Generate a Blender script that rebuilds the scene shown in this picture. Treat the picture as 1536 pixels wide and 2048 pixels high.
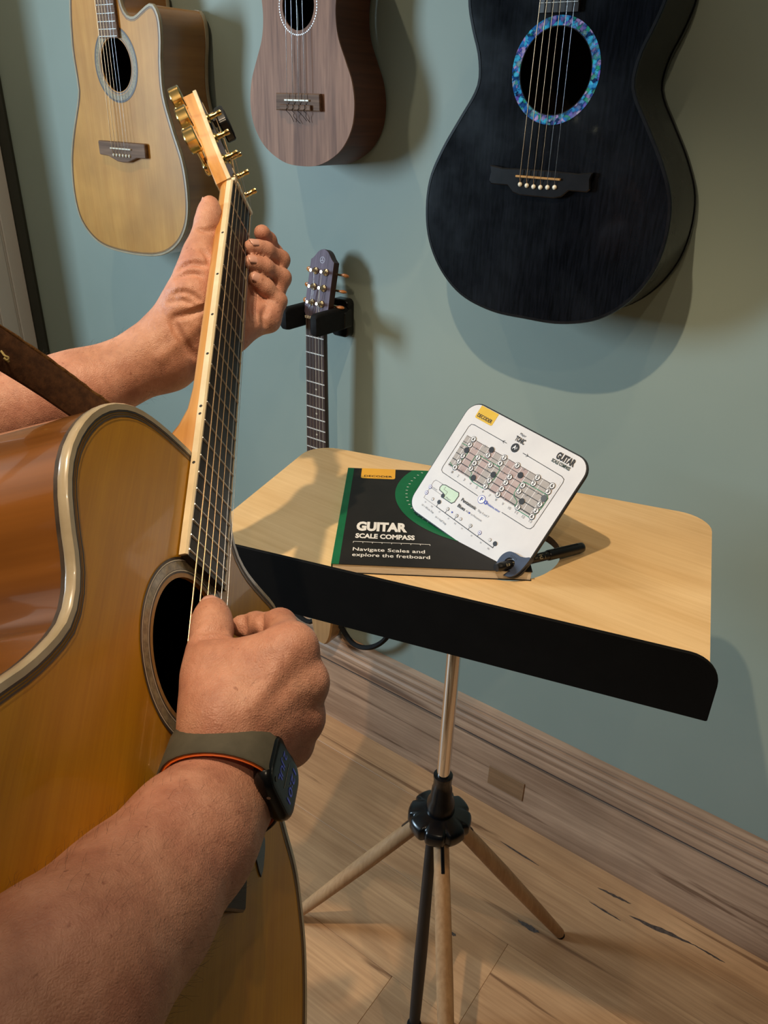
import bpy, bmesh, math, random
import numpy as np
from mathutils import Vector, Matrix

random.seed(7)
for o in list(bpy.data.objects):
    bpy.data.objects.remove(o)
scene = bpy.context.scene
COL = scene.collection

# ------------------------------------------------------------------ camera
CAM_R = np.array([[0.80653456, -0.29756203, 0.51084132],
                  [0.59051256, 0.36422814, -0.72016163],
                  [0.02822997, 0.88249345, 0.46947670]])
CAM_POS = np.array([0.0, 0.0, 1.5])
FPX = 1530.0
cam = bpy.data.cameras.new('camera')
cam.sensor_fit = 'VERTICAL'
cam.sensor_height = 24.0
cam.lens = FPX / 2048.0 * 24.0
cam.clip_start = 0.01
cam_o = bpy.data.objects.new('camera', cam)
COL.objects.link(cam_o)
cam_o.matrix_world = Matrix([list(CAM_R[0]) + [0.0], list(CAM_R[1]) + [0.0], list(CAM_R[2]) + [1.5], [0, 0, 0, 1]])
scene.camera = cam_o

# ------------------------------------------------------------------ world, lights, exposure
scene.view_settings.view_transform = 'Standard'
scene.view_settings.look = 'None'
scene.view_settings.gamma = 1.0
scene.view_settings.use_curve_mapping = False
scene.view_settings.exposure = -0.88
WORLD = bpy.data.worlds.new('room_ambience')
scene.world = WORLD
WORLD.use_nodes = True
_bg = WORLD.node_tree.nodes['Background']
_bg.inputs[0].default_value = (0.50, 0.62, 0.75, 1)
_bg.inputs[1].default_value = 0.10


def area_light(name, loc, target, size, size_y, energy, color, spread=180):
    l = bpy.data.lights.new(name, 'AREA')
    l.shape = 'RECTANGLE'
    l.size = size
    l.size_y = size_y
    l.energy = energy
    l.color = color
    l.spread = math.radians(spread)
    o = bpy.data.objects.new(name, l)
    COL.objects.link(o)
    o.location = loc
    d = Vector(target) - Vector(loc)
    o.rotation_euler = d.to_track_quat('-Z', 'Y').to_euler()
    return o


def spot_light(name, loc, target, energy, color, angle, blend, radius):
    l = bpy.data.lights.new(name, 'SPOT')
    l.energy = energy
    l.color = color
    l.spot_size = math.radians(angle)
    l.spot_blend = blend
    l.shadow_soft_size = radius
    o = bpy.data.objects.new(name, l)
    COL.objects.link(o)
    o.location = loc
    d = Vector(target) - Vector(loc)
    o.rotation_euler = d.to_track_quat('-Z', 'Y').to_euler()
    return o


WARM = (1.0, 0.78, 0.53)
COOL = (0.61, 0.82, 1.0)
area_light('window_daylight', (-2.80, -0.75, 1.60), (0.0, -0.75, 1.60), 0.62, 0.9, 165, COOL)
# place, aim, power, cone angle
DOWNLIGHTS = [((-1.37, 0.68, 2.46), (-1.60, 1.05, 0.9), 27, 120),
              ((-0.48, 0.03, 2.46), (-0.42, 0.88, 0.7), 125, 56),
              ((-0.16, 0.62, 2.46), (-0.28, 0.80, 0.4), 15, 95),
              ((0.22, -0.22, 2.46), (-0.15, 0.45, 0.4), 15, 110),
              ((0.80, 0.30, 2.46), (-0.14, 0.88, 0.0), 42, 46)]  # added lamp that brightens the floor and lower wall
for i, (p_, t_, e_, a_) in enumerate(DOWNLIGHTS):
    spot_light('downlight_beam', p_, t_, e_, WARM, a_, 0.7, 0.014)

# ------------------------------------------------------------------ pixel helper: a point at a given distance along the view
def P(px, py, depth):
    c = np.array([(px - 768.0) / FPX * depth, -(py - 1024.0) / FPX * depth, -depth])
    return CAM_R @ c + CAM_POS


def cvec(x, y, z):
    return CAM_R @ np.array([x, y, z])


# ------------------------------------------------------------------ mesh helpers
def link(o, parent=None):
    COL.objects.link(o)
    if parent is not None:
        o.parent = parent
    return o


def mesh(name, verts, faces, mat, parent=None, smooth=False, angle=None):
    m = bpy.data.meshes.new(name)
    m.from_pydata([tuple(map(float, v)) for v in verts], [], [tuple(int(i) for i in f) for f in faces])
    m.update()
    if mat is not None:
        m.materials.append(mat)
    if smooth:
        m.polygons.foreach_set('use_smooth', [True] * len(m.polygons))
        if angle is not None:
            m.set_sharp_from_angle(angle=math.radians(angle))
    o = bpy.data.objects.new(name, m)
    return link(o, parent)


def tag(o, label, cat, group=None):
    o['label'] = label
    o['category'] = cat
    if group:
        o['group'] = group
    return o


def struct(o):
    o['kind'] = 'structure'
    return o


def thing(name, label, cat, M=None, group=None):
    o = bpy.data.objects.new(name, None)
    o.empty_display_size = 0.05
    COL.objects.link(o)
    if M is not None:
        o.matrix_world = M
    return tag(o, label, cat, group)


class MB:
    """collects vertices and faces for one mesh"""

    def __init__(self):
        self.v = []
        self.f = []

    def add(self, vs, fs):
        n = len(self.v)
        self.v += [tuple(map(float, p)) for p in vs]
        self.f += [tuple(i + n for i in f) for f in fs]
        return self

    def box(self, x0, x1, y0, y1, z0, z1):
        return self.add([(x0, y0, z0), (x1, y0, z0), (x1, y1, z0), (x0, y1, z0), (x0, y0, z1), (x1, y0, z1), (x1, y1, z1), (x0, y1, z1)],
                        [(3, 2, 1, 0), (4, 5, 6, 7), (0, 1, 5, 4), (1, 2, 6, 5), (2, 3, 7, 6), (3, 0, 4, 7)])

    def bbox(self, x0, x1, y0, y1, z0, z1, b):
        """box with chamfered edges (prism in z with chamfer)"""
        def ring(i, z):
            return [(x0 + i + b, y0 + i, z), (x1 - i - b, y0 + i, z), (x1 - i, y0 + i + b, z), (x1 - i, y1 - i - b, z),
                    (x1 - i - b, y1 - i, z), (x0 + i + b, y1 - i, z), (x0 + i, y1 - i - b, z), (x0 + i, y0 + i + b, z)]
        rs = [ring(b, z0), ring(0, z0 + b), ring(0, z1 - b), ring(b, z1)]
        return self.loft(rs)

    def loft(self, rings, cap=True, closed=False):
        n = len(rings[0])
        vs = [p for r in rings for p in r]
        fs = []
        m = len(rings)
        for k in range(m if closed else m - 1):
            a, b = k * n, ((k + 1) % m) * n
            for i in range(n):
                j = (i + 1) % n
                fs.append((a + i, a + j, b + j, b + i))
        if cap and not closed:
            fs.append(tuple(range(n - 1, -1, -1)))
            fs.append(tuple(range((m - 1) * n, m * n)))
        return self.add(vs, fs)

    def tube(self, pts, r, n=10, closed=False, flat=None):
        pts = [np.array(p, float) for p in pts]
        m = len(pts)
        rr = r if hasattr(r, '__len__') else [r] * m
        rings = []
        up = None
        for i in range(m):
            if closed:
                t = pts[(i + 1) % m] - pts[i - 1]
            else:
                t = pts[min(i + 1, m - 1)] - pts[max(i - 1, 0)]
            t = t / (np.linalg.norm(t) + 1e-12)
            if up is None:
                a = np.array([0, 0, 1.0]) if abs(t[2]) < 0.9 else np.array([1.0, 0, 0])
                if flat is not None:
                    a = np.array(flat, float)
                u = a - t * (a @ t)
            else:
                u = up - t * (up @ t)
            u = u / (np.linalg.norm(u) + 1e-12)
            up = u
            w = np.cross(t, u)
            rings.append([pts[i] + rr[i] * (math.cos(2 * math.pi * k / n) * u + math.sin(2 * math.pi * k / n) * w) for k in range(n)])
        return self.loft(rings, closed=closed)

    def ribbon(self, pts, nrm, width, thick):
        """flat strap along pts; nrm = list of face normals"""
        rings = []
        m = len(pts)
        for i in range(m):
            p = np.array(pts[i], float)
            t = np.array(pts[min(i + 1, m - 1)], float) - np.array(pts[max(i - 1, 0)], float)
            t /= np.linalg.norm(t)
            n = np.array(nrm[i], float)
            n = n - t * (n @ t)
            n /= np.linalg.norm(n)
            s = np.cross(t, n)
            wd = width[i] if hasattr(width, '__len__') else width
            a, b, c = wd / 2, thick / 2, thick * 0.35
            rings.append([p + s * (-a + c) - n * b, p + s * (a - c) - n * b, p + s * a - n * (b - c), p + s * a + n * (b - c), p + s * (a - c) + n * b, p + s * (-a + c) + n * b, p - s * a + n * (b - c), p - s * a - n * (b - c)])
        return self.loft(rings)

    def lathe(self, prof, origin=(0, 0, 0), axis=(0, 0, 1), n=32, lobes=0, depth=0.0):
        """prof: list of (r, h)"""
        ax = np.array(axis, float)
        ax /= np.linalg.norm(ax)
        a = np.array([1.0, 0, 0]) if abs(ax[0]) < 0.9 else np.array([0, 1.0, 0])
        u = a - ax * (a @ ax)
        u /= np.linalg.norm(u)
        w = np.cross(ax, u)
        o = np.array(origin, float)
        rings = []
        for r, h in prof:
            ring = []
            for k in range(n):
                t = 2 * math.pi * k / n
                q = r
                if lobes and r > 0.036:
                    c = math.cos(lobes * t)
                    q = r * (1 - depth * max(0, c) ** 5)
                ring.append(o + ax * h + q * (math.cos(t) * u + math.sin(t) * w))
            rings.append(ring)
        return self.loft(rings)

    def prism(self, poly, z0, z1, bev=0.0):
        """poly ccw 2-D list -> prism along z with optional bevel"""
        if bev > 0:
            inn = offset(poly, -bev)
            rings = [[(x, y, z0) for x, y in inn], [(x, y, z0 + bev) for x, y in poly], [(x, y, z1 - bev) for x, y in poly], [(x, y, z1) for x, y in inn]]
        else:
            rings = [[(x, y, z0) for x, y in poly], [(x, y, z1) for x, y in poly]]
        return self.loft(rings)

    def build(self, name, mat, parent=None, smooth=False, angle=None, M=None):
        v = self.v
        if M is not None:
            A = np.array(M)
            q = np.array(v) @ A[:3, :3].T + A[:3, 3]
            v = q.tolist()
        return mesh(name, v, self.f, mat, parent, smooth, angle)


def offset(poly, d):
    """offset closed ccw polygon outward by d"""
    p = np.array(poly, float)
    nx = np.roll(p, -1, 0) - p
    pv = p - np.roll(p, 1, 0)
    nx /= np.linalg.norm(nx, axis=1)[:, None] + 1e-12
    pv /= np.linalg.norm(pv, axis=1)[:, None] + 1e-12
    n1 = np.stack([nx[:, 1], -nx[:, 0]], 1)
    n0 = np.stack([pv[:, 1], -pv[:, 0]], 1)
    n = n1 + n0
    n /= np.linalg.norm(n, axis=1)[:, None] + 1e-12
    c = np.clip((n * n1).sum(1), 0.5, 1)
    return (p + n * (d / c)[:, None]).tolist()


def spline(pts, n=140, closed=True):
    """centripetal-ish Catmull-Rom through 2-D/3-D pts, evenly resampled"""
    p = np.array(pts, float)
    m = len(p)
    out = []
    segs = m if closed else m - 1
    for i in range(segs):
        if closed:
            a, b, c, d = p[i - 1], p[i], p[(i + 1) % m], p[(i + 2) % m]
        else:
            a, b, c, d = p[max(i - 1, 0)], p[i], p[i + 1], p[min(i + 2, m - 1)]
        for t in np.linspace(0, 1, 24, endpoint=False):
            out.append(0.5 * ((2 * b) + (-a + c) * t + (2 * a - 5 * b + 4 * c - d) * t * t + (-a + 3 * b - 3 * c + d) * t ** 3))
    if not closed:
        out.append(p[-1])
    q = np.array(out)
    if closed:
        q = np.vstack([q, q[:1]])
    L = np.r_[0, np.cumsum(np.linalg.norm(np.diff(q, axis=0), axis=1))]
    s = np.linspace(0, L[-1], n + 1 if closed else n)
    r = np.stack([np.interp(s, L, q[:, k]) for k in range(q.shape[1])], 1)
    return (r[:-1] if closed else r).tolist()


def rrect(x0, x1, y0, y1, r, n=6):
    rs = r if hasattr(r, '__len__') else [r] * 4
    pts = []
    for (cx, cy, a, q) in ((x1, y0, -90, rs[0]), (x1, y1, 0, rs[1]), (x0, y1, 90, rs[2]), (x0, y0, 180, rs[3])):
        ox = cx - q if cx == x1 else cx + q
        oy = cy - q if cy == y1 else cy + q
        for k in range(n + 1):
            t = math.radians(a + 90 * k / n)
            pts.append((ox + q * math.cos(t), oy + q * math.sin(t)))
    return pts


def plate_with_holes(name, outer, holes, z0, z1, mat, parent=None, side_mat=None, M=None):
    """solid plate with through holes; top and bottom filled"""
    bm = bmesh.new()
    loops = []
    for z in (z0, z1):
        es = []
        lv = []
        for loop in [outer] + holes:
            vs = [bm.verts.new((x, y, z)) for x, y in loop]
            es += [bm.edges.new((vs[i], vs[(i + 1) % len(vs)])) for i in range(len(vs))]
            lv.append(vs)
        bmesh.ops.triangle_fill(bm, edges=es, use_beauty=True, use_dissolve=False, normal=(0, 0, 1 if z == z1 else -1))
        loops.append(lv)
    nf = len(bm.faces)
    bm.faces.ensure_lookup_table()
    for lo, hi in zip(*loops):
        n = len(lo)
        for i in range(n):
            j = (i + 1) % n
            f = bm.faces.new((lo[i], lo[j], hi[j], hi[i]))
            f.material_index = 1 if side_mat else 0
    bmesh.ops.recalc_face_normals(bm, faces=bm.faces)
    if M is not None:
        bm.transform(Matrix(M))
    me = bpy.data.meshes.new(name)
    bm.to_mesh(me)
    bm.free()
    me.materials.append(mat)
    if side_mat:
        me.materials.append(side_mat)
    o = bpy.data.objects.new(name, me)
    return link(o, parent)


def strip_loop(loop_a, loop_b, z):
    """flat ribbon between two closed loops"""
    n = len(loop_a)
    vs = [(x, y, z) for x, y in loop_a] + [(x, y, z) for x, y in loop_b]
    return vs, [(i, (i + 1) % n, n + (i + 1) % n, n + i) for i in range(n)]


def circle(cx, cy, r, n=48, ry=None):
    ry = r if ry is None else ry
    return [(cx + r * math.cos(2 * math.pi * k / n), cy + ry * math.sin(2 * math.pi * k / n)) for k in range(n)]


def text(name, s, size, mat, parent, M, bold=0.0, sx=1.0, align='CENTER', shear=0.0, space=1.0):
    cu = bpy.data.curves.new(name, 'FONT')
    cu.body = s
    cu.size = size
    cu.align_x = align
    cu.align_y = 'CENTER'
    cu.offset = bold
    cu.shear = shear
    cu.space_character = space
    cu.resolution_u = 3
    cu.fill_mode = 'FRONT'
    to = bpy.data.objects.new(name, cu)
    me = bpy.data.meshes.new_from_object(to)
    bpy.data.objects.remove(to)
    bpy.data.curves.remove(cu)
    me.name = name
    me.transform(Matrix(M) @ Matrix.Diagonal((sx, 1, 1, 1)))
    me.materials.clear()
    me.materials.append(mat)
    o = bpy.data.objects.new(name, me)
    return link(o, parent)


def copy_tree(o, parent=None):
    c = o.copy()
    COL.objects.link(c)
    c.parent = parent
    for ch in o.children:
        copy_tree(ch, c)
    return c


def frame(o, x, y, z):
    """4x4 matrix from origin and axes"""
    return Matrix([[x[0], y[0], z[0], o[0]], [x[1], y[1], z[1], o[1]], [x[2], y[2], z[2], o[2]], [0, 0, 0, 1]])


# ------------------------------------------------------------------ materials
def srgb(r, g, b):
    f = lambda c: (c / 255 / 12.92) if c / 255 <= 0.04045 else ((c / 255 + 0.055) / 1.055) ** 2.4
    return (f(r), f(g), f(b), 1.0)


def base_mat(name, col, rough=0.5, metal=0.0, coat=0.0, spec=0.5, emit=None, es=0.0):
    m = bpy.data.materials.new(name)
    m.use_nodes = True
    b = m.node_tree.nodes['Principled BSDF']
    b.inputs['Base Color'].default_value = col
    b.inputs['Roughness'].default_value = rough
    b.inputs['Metallic'].default_value = metal
    b.inputs['Coat Weight'].default_value = coat
    b.inputs['Coat Roughness'].default_value = 0.06
    b.inputs['Specular IOR Level'].default_value = spec
    if emit:
        b.inputs['Emission Color'].default_value = emit
        b.inputs['Emission Strength'].default_value = es
    return m


class NT:
    def __init__(self, m):
        self.t = m.node_tree
        self.n = self.t.nodes
        self.b = self.n['Principled BSDF']

    def node(self, kind, **kw):
        x = self.n.new(kind)
        for k, v in kw.items():
            setattr(x, k, v)
        return x

    def link(self, a, b):
        self.t.links.new(a, b)

    def coords(self, scale, src='Object', rot=(0, 0, 0), loc=(0, 0, 0)):
        tc = self.node('ShaderNodeTexCoord')
        mp = self.node('ShaderNodeMapping')
        mp.inputs['Scale'].default_value = scale
        mp.inputs['Rotation'].default_value = rot
        mp.inputs['Location'].default_value = loc
        self.link(tc.outputs[src], mp.inputs['Vector'])
        return mp.outputs['Vector']

    def noise(self, vec, scale, detail=4, rough=0.55, dist=0.0):
        x = self.node('ShaderNodeTexNoise')
        x.inputs['Scale'].default_value = scale
        x.inputs['Detail'].default_value = detail
        x.inputs['Roughness'].default_value = rough
        x.inputs['Distortion'].default_value = dist
        self.link(vec, x.inputs['Vector'])
        return x.outputs['Fac']

    def ramp(self, fac, stops, interp='LINEAR'):
        x = self.node('ShaderNodeValToRGB')
        e = x.color_ramp
        e.interpolation = interp
        while len(e.elements) < len(stops):
            e.elements.new(0.5)
        for el, (p, c) in zip(e.elements, stops):
            el.position = p
            el.color = c
        self.link(fac, x.inputs['Fac'])
        return x.outputs['Color']

    def mix(self, fac, a, b, mode='MIX'):
        x = self.node('ShaderNodeMix', data_type='RGBA', blend_type=mode)
        for s, v in ((x.inputs[0], fac), (x.inputs[6], a), (x.inputs[7], b)):
            if hasattr(v, 'is_output'):
                self.link(v, s)
            else:
                s.default_value = v
        return x.outputs[2]

    def math(self, op, a, b=0.0):
        x = self.node('ShaderNodeMath', operation=op)
        for s, v in ((x.inputs[0], a), (x.inputs[1], b)):
            if hasattr(v, 'is_output'):
                self.link(v, s)
            else:
                s.default_value = v
        return x.outputs[0]

    def bump(self, h, strength=0.2, dist=0.001):
        x = self.node('ShaderNodeBump')
        x.inputs['Strength'].default_value = strength
        x.inputs['Distance'].default_value = dist
        self.link(h, x.inputs['Height'])
        self.link(x.outputs['Normal'], self.b.inputs['Normal'])


def wood(name, dark, light, grain='y', fine=260, band=26, rough=0.4, coat=0.0, vary=0.0, streak=0.5, knots=0.0, bump=0.12, blotch=0.35, spec=0.5, contrast=1.0):
    m = base_mat(name, light, rough, coat=coat, spec=spec)
    t = NT(m)
    st = 0.035
    s1 = {'x': (st, 1, 1), 'y': (1, st, 1), 'z': (1, 1, st)}[grain]
    st2 = 0.09
    s2 = {'x': (st2, 1, 1), 'y': (1, st2, 1), 'z': (1, 1, st2)}[grain]
    tc = t.node('ShaderNodeTexCoord')
    src = tc.outputs['Object']
    if vary > 0:
        oi = t.node('ShaderNodeObjectInfo')
        va = t.node('ShaderNodeVectorMath', operation='ADD')
        vm = t.node('ShaderNodeVectorMath', operation='SCALE')
        cmb = t.node('ShaderNodeCombineXYZ')
        for k in range(3):
            t.link(oi.outputs['Random'], cmb.inputs[k])
        t.link(cmb.outputs[0], vm.inputs[0])
        vm.inputs['Scale'].default_value = 17.0
        t.link(src, va.inputs[0])
        t.link(vm.outputs[0], va.inputs[1])
        src = va.outputs[0]

    def mapped(s):
        mp = t.node('ShaderNodeMapping')
        mp.inputs['Scale'].default_value = s
        t.link(src, mp.inputs['Vector'])
        return mp.outputs[0]
    v1, v2, v0 = mapped(s1), mapped(s2), mapped((1, 1, 1))
    n1 = t.noise(v1, fine, 3, 0.6)
    n2 = t.noise(v2, band, 4, 0.55, 0.6)
    n3 = t.noise(v0, 9, 3, 0.5)
    f = t.math('ADD', t.math('MULTIPLY', n1, streak), t.math('MULTIPLY', n2, 1.0 - streak))
    mid = tuple((a + b) / 2 for a, b in zip(dark, light))
    c = t.ramp(f, [(0.5 - 0.17 / contrast, dark), (0.5, mid), (0.5 + 0.16 / contrast, light)])
    bl = t.ramp(n3, [(0.3, (0.72, 0.70, 0.68, 1)), (0.7, (1.12, 1.12, 1.12, 1))])
    c = t.mix(blotch, c, bl, 'MULTIPLY')
    if knots > 0:
        vo = t.node('ShaderNodeTexVoronoi')
        vo.inputs['Scale'].default_value = 3.2
        t.link(mapped({'x': (0.55, 1.6, 1.6), 'y': (1.6, 0.55, 1.6), 'z': (1.6, 1.6, 0.55)}[grain]), vo.inputs['Vector'])
        kn = t.ramp(vo.outputs['Distance'], [(0.02, (0.35, 0.25, 0.2, 1)), (0.06, (0.8, 0.72, 0.66, 1)), (0.11, (1, 1, 1, 1))])
        c = t.mix(knots, c, kn, 'MULTIPLY')
        cr = t.ramp(t.noise(mapped({'x': (0.05, 1, 1), 'y': (1, 0.05, 1), 'z': (1, 1, 0.05)}[grain]), 22, 5, 0.6, 0.8), [(0.34, (0.42, 0.36, 0.33, 1)), (0.41, (1, 1, 1, 1))])
        c = t.mix(knots, c, cr, 'MULTIPLY')
    if vary > 0:
        g = t.math('ADD', t.math('MULTIPLY', oi.outputs['Random'], vary), 1.0 - vary / 2)
        gc = t.node('ShaderNodeCombineColor')
        for k in range(3):
            t.link(g, gc.inputs[k])
        c = t.mix(1.0, c, gc.outputs[0], 'MULTIPLY')
    t.link(c, t.b.inputs['Base Color'])
    if bump:
        t.bump(f, bump, 0.0006)
    return m


def speckle(name, c1, c2, scale, rough=0.5, metal=0.0, coat=0.0, bump=0.0, spec=0.5):
    m = base_mat(name, c1, rough, metal, coat, spec)
    t = NT(m)
    n = t.noise(t.coords((1, 1, 1)), scale, 4, 0.6)
    t.link(t.ramp(n, [(0.35, c1), (0.65, c2)]), t.b.inputs['Base Color'])
    if bump:
        t.bump(n, bump, 0.0008)
    return m


MAT = {}
MAT['black_gloss'] = speckle('black_plastic', srgb(12, 12, 14), srgb(20, 20, 22), 60, 0.25)
MAT['black_matte'] = speckle('black_coating', srgb(6, 6, 6), srgb(9, 9, 9), 40, 0.75, spec=0.15)
MAT['black_rubber'] = speckle('black_rubber', srgb(14, 14, 15), srgb(22, 22, 23), 90, 0.8, spec=0.25)
MAT['chrome'] = base_mat('chrome', (0.80, 0.78, 0.76, 1), 0.05, 1.0)
MAT['gold'] = speckle('gold_plate', (0.83, 0.56, 0.20, 1), (0.72, 0.46, 0.16, 1), 120, 0.16, 1.0)
MAT['brass_string'] = speckle('bronze_string', (0.62, 0.40, 0.22, 1), (0.72, 0.50, 0.30, 1), 900, 0.32, 1.0)
MAT['steel_string'] = speckle('steel_string', (0.62, 0.61, 0.60, 1), (0.75, 0.74, 0.72, 1), 900, 0.28, 1.0)
MAT['fret'] = speckle('nickel_fret', (0.50, 0.47, 0.42, 1), (0.58, 0.55, 0.50, 1), 300, 0.35, 0.9)
MAT['fret_bright'] = speckle('bright_fret', (0.80, 0.79, 0.75, 1), (0.88, 0.86, 0.82, 1), 300, 0.4, 0.3)
MAT['cream'] = speckle('cream_binding', srgb(222, 205, 170), srgb(205, 186, 150), 30, 0.3, coat=0.4)
MAT['ivory'] = speckle('ivory_binding', srgb(182, 166, 138), srgb(164, 147, 118), 30, 0.28, coat=0.5)
MAT['bone'] = speckle('bone', srgb(232, 224, 204), srgb(216, 205, 180), 80, 0.35)
MAT['purfling'] = speckle('dark_purfling', srgb(58, 48, 40), srgb(80, 66, 54), 80, 0.4)
MAT['ebony'] = wood('ebony', srgb(22, 17, 15), srgb(40, 32, 28), 'y', 300, 30, 0.45)
MAT['rosewood'] = wood('rosewood', srgb(84, 60, 46), srgb(138, 108, 86), 'x', 220, 30, 0.6, spec=0.2)
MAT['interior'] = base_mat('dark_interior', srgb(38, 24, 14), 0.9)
MAT['dot_black'] = speckle('black_dot', srgb(20, 18, 16), srgb(26, 24, 22), 60, 0.5)
# ------------------------------------------------------------------ the room
WY = 1.262          # face of the wall the guitars hang on
XL, XR, YF, ZC = -2.78, 2.8, -3.2, 2.5


def paint(name, c1, c2, rough=0.75, bump=0.05):
    m = base_mat(name, c1, rough)
    t = NT(m)
    v = t.coords((1, 1, 1))
    n = t.noise(v, 3.0, 3, 0.5)
    n2 = t.noise(v, 420, 3, 0.6)
    t.link(t.ramp(n, [(0.3, c1), (0.7, c2)]), t.b.inputs['Base Color'])
    t.bump(n2, bump, 0.0006)
    return m


MAT['wall'] = paint('sage_wall_paint', srgb(141, 155, 145), srgb(148, 161, 151), 0.6)
MAT['ceiling'] = paint('beige_ceiling_paint', srgb(150, 140, 124), srgb(158, 148, 132), 0.9)
MAT['white_paint'] = paint('white_gloss_paint', srgb(205, 202, 196), srgb(212, 209, 204), 0.4)
MAT['gap_shade'] = paint('dark_green_gap_shade', srgb(38, 40, 32), srgb(46, 48, 38), 0.6)
MAT['floor_wood'] = wood('oak_floor', srgb(158, 116, 80), srgb(218, 174, 130), 'x', 150, 14, 0.42, vary=0.14, streak=0.4, knots=0.95, bump=0.06, contrast=0.8)
MAT['skirting_wood'] = wood('worn_pine_skirting', srgb(138, 106, 82), srgb(206, 170, 140), 'x', 140, 16, 0.55, streak=0.4, knots=0.95, bump=0.12, contrast=0.85)
MAT['patch_wood'] = wood('patch_pine', srgb(128, 96, 68), srgb(160, 124, 90), 'x', 160, 18, 0.55)

MAT['far_wall'] = paint('dark_far_wall', srgb(58, 52, 44), srgb(66, 60, 50), 0.8)
wb = struct(MB().box(XL - 0.1, XR + 0.1, WY, WY + 0.1, -0.02, ZC + 0.02).build('wall_back', MAT['wall']))
struct(MB().box(XR, XR + 0.1, YF, WY, -0.02, ZC + 0.02).build('wall_right', MAT['far_wall']))
struct(MB().box(XL - 0.1, XR + 0.1, YF - 0.1, YF, -0.02, ZC + 0.02).build('wall_front', MAT['far_wall']))
struct(MB().box(XL - 0.1, XR + 0.1, YF - 0.1, WY + 0.1, ZC, ZC + 0.1).build('ceiling', MAT['ceiling']))
# left wall with the window that lets the daylight in
w0, w1, z0_, z1_ = -1.10, -0.40, 1.10, 2.10
m = MB()
m.box(XL - 0.1, XL, YF, w0, -0.02, ZC)
m.box(XL - 0.1, XL, w1, WY, -0.02, ZC)
m.box(XL - 0.1, XL, w0, w1, -0.02, z0_)
m.box(XL - 0.1, XL, w0, w1, z1_, ZC)
struct(m.build('wall_left', MAT['wall']))
win = struct(MB().box(XL - 0.09, XL - 0.03, w0, w0 + 0.05, z0_, z1_).box(XL - 0.09, XL - 0.03, w1 - 0.05, w1, z0_, z1_)
             .box(XL - 0.09, XL - 0.03, w0 + 0.05, w1 - 0.05, z0_, z0_ + 0.05).box(XL - 0.09, XL - 0.03, w0 + 0.05, w1 - 0.05, z1_ - 0.05, z1_).build('window_1', MAT['white_paint']))
MB().box(XL - 0.02, XL + 0.06, w0 - 0.04, w1 + 0.04, z0_ - 0.03, z0_).build('window_sill', MAT['white_paint'], win)
glass = base_mat('window_glass', (0.9, 0.95, 1, 1), 0.02)
glass.node_tree.nodes['Principled BSDF'].inputs['Transmission Weight'].default_value = 1.0
MB().box(XL - 0.065, XL - 0.06, w0 + 0.05, w1 - 0.05, z0_ + 0.05, z1_ - 0.05).build('window_pane', glass, win)

# floor: sub-floor and single boards
fl = struct(MB().box(XL - 0.1, XR + 0.1, YF - 0.1, WY + 0.1, -0.06, -0.012).build('floor', MAT['purfling']))
PW = 0.195
LEN = [1.45, 1.9, 1.2]
plank_mesh = []
for L in LEN:
    o = MB().bbox(0.0002, L - 0.0002, 0.0002, PW - 0.0002, -0.012, 0.0, 0.0007).build('plank', MAT['floor_wood'])
    plank_mesh.append(o.data)
    bpy.data.objects.remove(o)
y = 0.755 - 22 * PW
row = 0
while y < WY:
    x = XL - 0.1 - [0.3, 0.95, 0.55, 1.15, 0.1][row % 5]
    k = row
    if y > YF - 0.2:
        while x < XR:
            L = LEN[k % 3]
            if x + L > XL and y + PW < WY + 0.12:
                p = link(bpy.data.objects.new('plank', plank_mesh[k % 3]), fl)
                p.location = (x, y, 0)
            x += L
            k += 1
    y += PW
    row += 1

# dark filled splits and a knot in the boards near the skirting
MAT['crack_fill'] = speckle('dark_crack_filler', srgb(62, 52, 48), srgb(96, 84, 78), 160, 0.5)


def floor_pt(px, py):
    r_ = P(px, py, 1.0) - CAM_POS
    return (CAM_POS + r_ * (-1.5 / r_[2]))[:2]


for (p0, p1, wd) in (((1195, 1775), (1262, 1808), 0.006), ((1178, 1803), (1242, 1842), 0.004), ((1258, 1832), (1388, 1890), 0.011), ((1385, 1888), (1450, 1926), 0.004), ((1000, 1682), (1078, 1732), 0.004), ((1035, 1840), (1078, 1866), 0.012), ((896, 1862), (912, 1872), 0.009)):
    a_, b_ = floor_pt(*p0), floor_pt(*p1)
    e_ = (b_ - a_) / np.linalg.norm(b_ - a_)
    n_ = np.array([-e_[1], e_[0]])
    rk = random.Random(int(p0[0]))
    up_, dn_ = [], []
    for k in range(13):
        t_ = k / 12
        w_ = wd / 2 * (math.sin(math.pi * t_) ** 0.7) * rk.uniform(0.55, 1.1) + 0.0003
        c_ = a_ + (b_ - a_) * t_ + n_ * rk.uniform(-0.12, 0.12) * wd
        up_.append((*(c_ + n_ * w_), 0.0004))
        dn_.append((*(c_ - n_ * w_), 0.0004))
    MB().add(up_ + dn_, [(k, 13 + k, 14 + k, k + 1) for k in range(12)]).build('filled_crack', MAT['crack_fill'], fl)

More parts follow.
